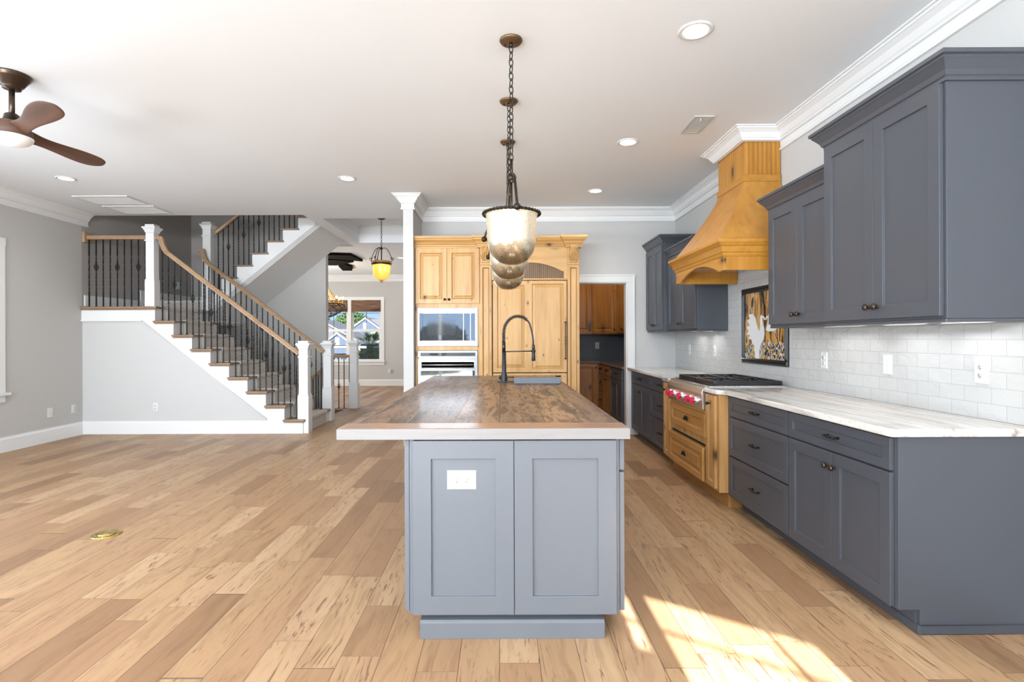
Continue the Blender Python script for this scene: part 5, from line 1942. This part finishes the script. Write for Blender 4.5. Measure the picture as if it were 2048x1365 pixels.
for (x0, x1, y0, y1), lab in (((-5.26, -4.58, 6.55, 6.95), 'white return air grille on the ceiling, nearer of two by the stairs'), ((-5.26, -4.58, 7.05, 7.47), 'white return air grille on the ceiling, right at the stair opening')):
    t = thing('return_grille', lab, 'vent', (x0, y0, CZ), 'ceiling return grilles')
    MB().box(x0, x1, y0, y0 + .03, CZ - .012, CZ - .0005).box(x0, x1, y1 - .03, y1, CZ - .012, CZ - .0005).box(x0, x0 + .03, y0 + .03, y1 - .03, CZ - .012, CZ - .0005).box(x1 - .03, x1, y0 + .03, y1 - .03, CZ - .012, CZ - .0005).build('frame', M['plate'], t, .002)
    m = MB()
    for i in range(22):
        yy = y0 + .034 + i * (y1 - y0 - .068) / 22
        m.add([(x0 + .03, yy, CZ - .002), (x1 - .03, yy, CZ - .002), (x1 - .03, yy + .012, CZ - .009), (x0 + .03, yy + .012, CZ - .009)], [(0, 1, 2, 3)])
    m.build('louvers', plain('grille_white', (.62, .62, .61), .5), t)
t = thing('supply_register', 'white supply air register on the ceiling near the range hood', 'vent', (1.62, 4.42, CZ))
MB().box(1.54, 1.70, 4.245, 4.265, CZ - .010, CZ - .0005).box(1.54, 1.70, 4.58, 4.604, CZ - .010, CZ - .0005).box(1.54, 1.565, 4.265, 4.58, CZ - .010, CZ - .0005).box(1.675, 1.70, 4.265, 4.58, CZ - .010, CZ - .0005).build('frame', plain('register_grey', (.55, .55, .54), .5), t, .002)
m = MB()
for i in range(9):
    yy = 4.27 + i * .021
    m.add([(1.565, yy, CZ - .003), (1.675, yy, CZ - .003), (1.675, yy + .014, CZ - .012), (1.565, yy + .014, CZ - .012)], [(0, 1, 2, 3)])
m.build('louvers', plain('louver_grey', (.42, .42, .41), .5), t)
MB().box(1.567, 1.673, 4.46, 4.578, CZ - .008, CZ - .002).build('damper_plate', M['plate'], t)
MB().tube([(1.60, 4.275, CZ - .01), (1.60, 4.285, CZ - .03)], .004, 6).build('lever', M['plate'], t)

# ================================================================== outside the dining window
struct('ground', MB().box(-80, 40, 15.2, 120, -3.6, -3.0), M['lawn'])
struct('terrain_rear', MB().box(-60, 60, -90, -2.4, -1.0, -.25), M['lawnr'])


def house(name, label, gx, gy, zp, ze, hw, wide, depth, main):
    t = thing(name, label, 'house', (gx, gy, -3))
    MB().prism([(gx - hw, -3), (gx + hw, -3), (gx + hw, ze), (gx, zp - .12), (gx - hw, ze)], 1, gy, gy + depth).build('gable_wall', M['siding'], t)
    sl = (zp - ze) / hw
    for s_ in (-1, 1):
        e_ = hw + .3
        MB().prism([(gx, zp), (gx + s_ * e_, zp - sl * e_), (gx + s_ * e_, zp - sl * e_ - .13), (gx, zp - .13)], 1, gy - .12, gy + .0).build('rake_board', M['exttrim'], t)
        MB().prism([(gx, zp + .05), (gx + s_ * e_, zp - sl * e_ + .05), (gx + s_ * e_, zp - sl * e_), (gx, zp)], 1, gy - .1, gy + depth).build('roof', M['roofing'], t)
    MB().box(gx - .16, gx + .16, gy - .05, gy, zp - 1.0 * min(1, hw / 1.6) - .10, zp - .45 * min(1, hw / 1.6)).build('gable_vent', M['exttrim'], t)
    for zz in main:
        MB().box(gx - hw - wide, gx + hw + wide, gy - .06, gy, zz, zz + .16).build('trim_band', M['exttrim'], t)
    return t


h1 = house('neighbour_house', 'blue gabled house with white trim seen in the right window sash', -11.45, 45, 3.06, 1.55, 2.1, 1.5, 8, [.95, -.35])
m = MB().box(-14.5, -8.0, 45.4, 53, -3, 1.9).build('main_wall', M['siding'], h1)
m = MB().prism([(-15.0, 1.9), (-7.6, 1.9), (-8.6, 2.95), (-11.0, 2.95)], 1, 45.6, 53).build('main_roof', M['roofing'], h1)
h2 = house('neighbour_house', 'blue gabled house with white trim seen in the left window sash', -11.65, 38, 1.75, .75, 1.35, 1.2, 6, [.62, -.55])
MB().box(-15.2, -10.1, 38.4, 44, -3, .9).build('main_wall', M['siding'], h2)
MB().prism([(-16.0, 2.75), (-13.4, 2.75), (-10.1, .9), (-16.0, .9)], 1, 38.6, 44).build('main_roof', M['roofing'], h2)
MB().tube([(-13.2, 38.5, 2.72), (-10.2, 38.5, 1.05)], .07, 5).build('roof_rake', M['exttrim'], h2)


def leaf_cloud(name, c, rx, ry, rz, n, s, mat, parent, seed):
    rnd = random.Random(seed)
    m = MB()
    for i in range(n):
        while True:
            p = Vector((rnd.uniform(-1, 1), rnd.uniform(-1, 1), rnd.uniform(-1, 1)))
            if .35 < p.length < 1:
                break
        q = Vector((c[0] + p.x * rx, c[1] + p.y * ry, c[2] + p.z * rz))
        a = Vector((rnd.gauss(0, 1), rnd.gauss(0, 1), rnd.gauss(0, 1))).normalized() * s
        b = a.orthogonal().normalized() * s * .6
        m.add([tuple(q - a), tuple(q + b), tuple(q + a), tuple(q - b)], [(0, 1, 2, 3)])
    return m.build(name, M[mat], parent)


for i, (x, y, z, r_, lab) in enumerate(((-16.8, 60, 2.6, 2.2, 'green tree rising behind the roof in the left window sash'), (-22.3, 62, 2.7, 2.6, 'green tree half hidden by the wall end behind the houses'), (-12.4, 66, 2.4, 1.8, 'smaller green tree between the two blue gables'))):
    t = thing('tree', lab, 'tree', (x, y, -3), 'trees behind the houses')
    MB().tube([(x, y, -3), (x + .2, y, z)], [.3, .15], 8).build('trunk', M['bark'], t)
    leaf_cloud('crown', (x, y, z), r_, r_, r_ * .8, 1700, .19, 'leaf', t, i + 3)

px_, py_, pz_ = -4.92, 20.0, 1.05
t = thing('palm_tree', 'bushy palm just outside the right window sash', 'palm', (px_, py_, -3))
MB().tube([(px_, py_, -3), (px_, py_, pz_)], [.16, .13], 10).build('trunk', M['bark'], t)
rnd = random.Random(5)
m = MB()
for k in range(46):
    az = rnd.uniform(0, 2 * PI)
    el = rnd.uniform(-.75, 1.25)
    d = Vector((math.cos(az) * math.cos(el), math.sin(az) * math.cos(el), math.sin(el)))
    L = rnd.uniform(.55, .85)
    base = Vector((px_, py_, pz_ - .1))
    tip = base + d * L + Vector((0, 0, -.10))
    m.tube([base, base + d * L * .55, tip], .008, 4)
    sd = d.cross(Vector((0, 0, 1))).normalized() if abs(d.z) < .95 else Vector((1, 0, 0))
    hub_ = base + d * L * .6
    for q in range(-6, 7):
        ang = q * .19
        v_ = (d * math.cos(ang) + sd * math.sin(ang))
        w_ = v_.cross(Vector((.3, .2, 1))).normalized() * .014
        e_ = hub_ + v_ * (.42 - .02 * abs(q)) + Vector((0, 0, -.06))
        m.add([tuple(hub_ - w_), tuple(hub_ + w_), tuple(e_)], [(0, 1, 2)])
m.build('frond', M['palm'], t)

for x0_, x1_, lab in ((-5.09, -4.29, 'woven bamboo shade rolled up in the left half of the dining window'), (-4.17, -3.37, 'woven bamboo shade rolled up in the right half of the dining window')):
    t = thing('bamboo_shade', lab, 'window shade', ((x0_ + x1_) / 2, 14.87, 2.38), 'bamboo shades in the dining window')
    MB().box(x0_, x1_, 14.862, 14.885, 2.10, 2.385).build('valance', M['bamboo'], t)
    m = MB()
    for k in range(3):
        zz = 2.085 + k * .03
        m.tube([(x0_, 14.868, zz), (x1_, 14.868, zz)], .024 - .003 * k, 8)
    m.build('rolled_folds', M['bamboo'], t)

t = thing('balcony_railing', 'brown balcony railing outside the dining window', 'railing', (-4.2, 16.6, -.1))
MB().box(-6.4, -2.8, 16.57, 16.65, .80, .85).box(-6.4, -2.8, 16.585, 16.635, .30, .34).build('rail', M['bark'], t)
for i in range(22):
    x = -5.9 + i * .118
    MB().box(x - .014, x + .014, 16.597, 16.625, -.12, .80).build('baluster', M['bark'], t)
struct('terrain_balcony', MB().box(-7, -2, 15.02, 16.8, -.3, -.12), M['plate'])

# trees beyond the patio, seen mirrored in the microwave door
for i, (x, y, r_, lab) in enumerate(((-3.2, -14.5, 1.5, 'round tree beyond the patio, mirrored low in the microwave glass'),)):
    t = thing('tree', lab, 'tree', (x, y, -.25))
    MB().tube([(x, y, -.3), (x, y, 1.0)], [.18, .1], 8).build('trunk', M['bark'], t)
    leaf_cloud('crown', (x, y, 1.1), r_, r_, r_ * .62, 500, .26, 'leaf', t, i + 13)

# lamps of the rooms beyond, with added fills for dining room and stairwell
lamp('pantry_lamp', 'POINT', (1.1, 8.6, 2.9), 22.0, (1, .86, .68), shadow_soft_size=.12)
lamp('dining_fill', 'AREA', (-6.4, 12.4, 1.7), 90.0, (.92, .96, 1), (0, -PI / 2, 0), shape='RECTANGLE', size=1.6, size_y=2.6)  # added lamp to brighten the dining room and hall, no window behind it
lamp('stairwell_fill', 'POINT', (-4.0, 9.0, 5.3), 5.0, (1, .93, .86), shadow_soft_size=.2)  # added lamp to lift the dark stairwell, no fixture there
lamp('basement_lamp', 'POINT', (-4.3, 9.3, -.9), 6.0, (1, .93, .86), shadow_soft_size=.1)
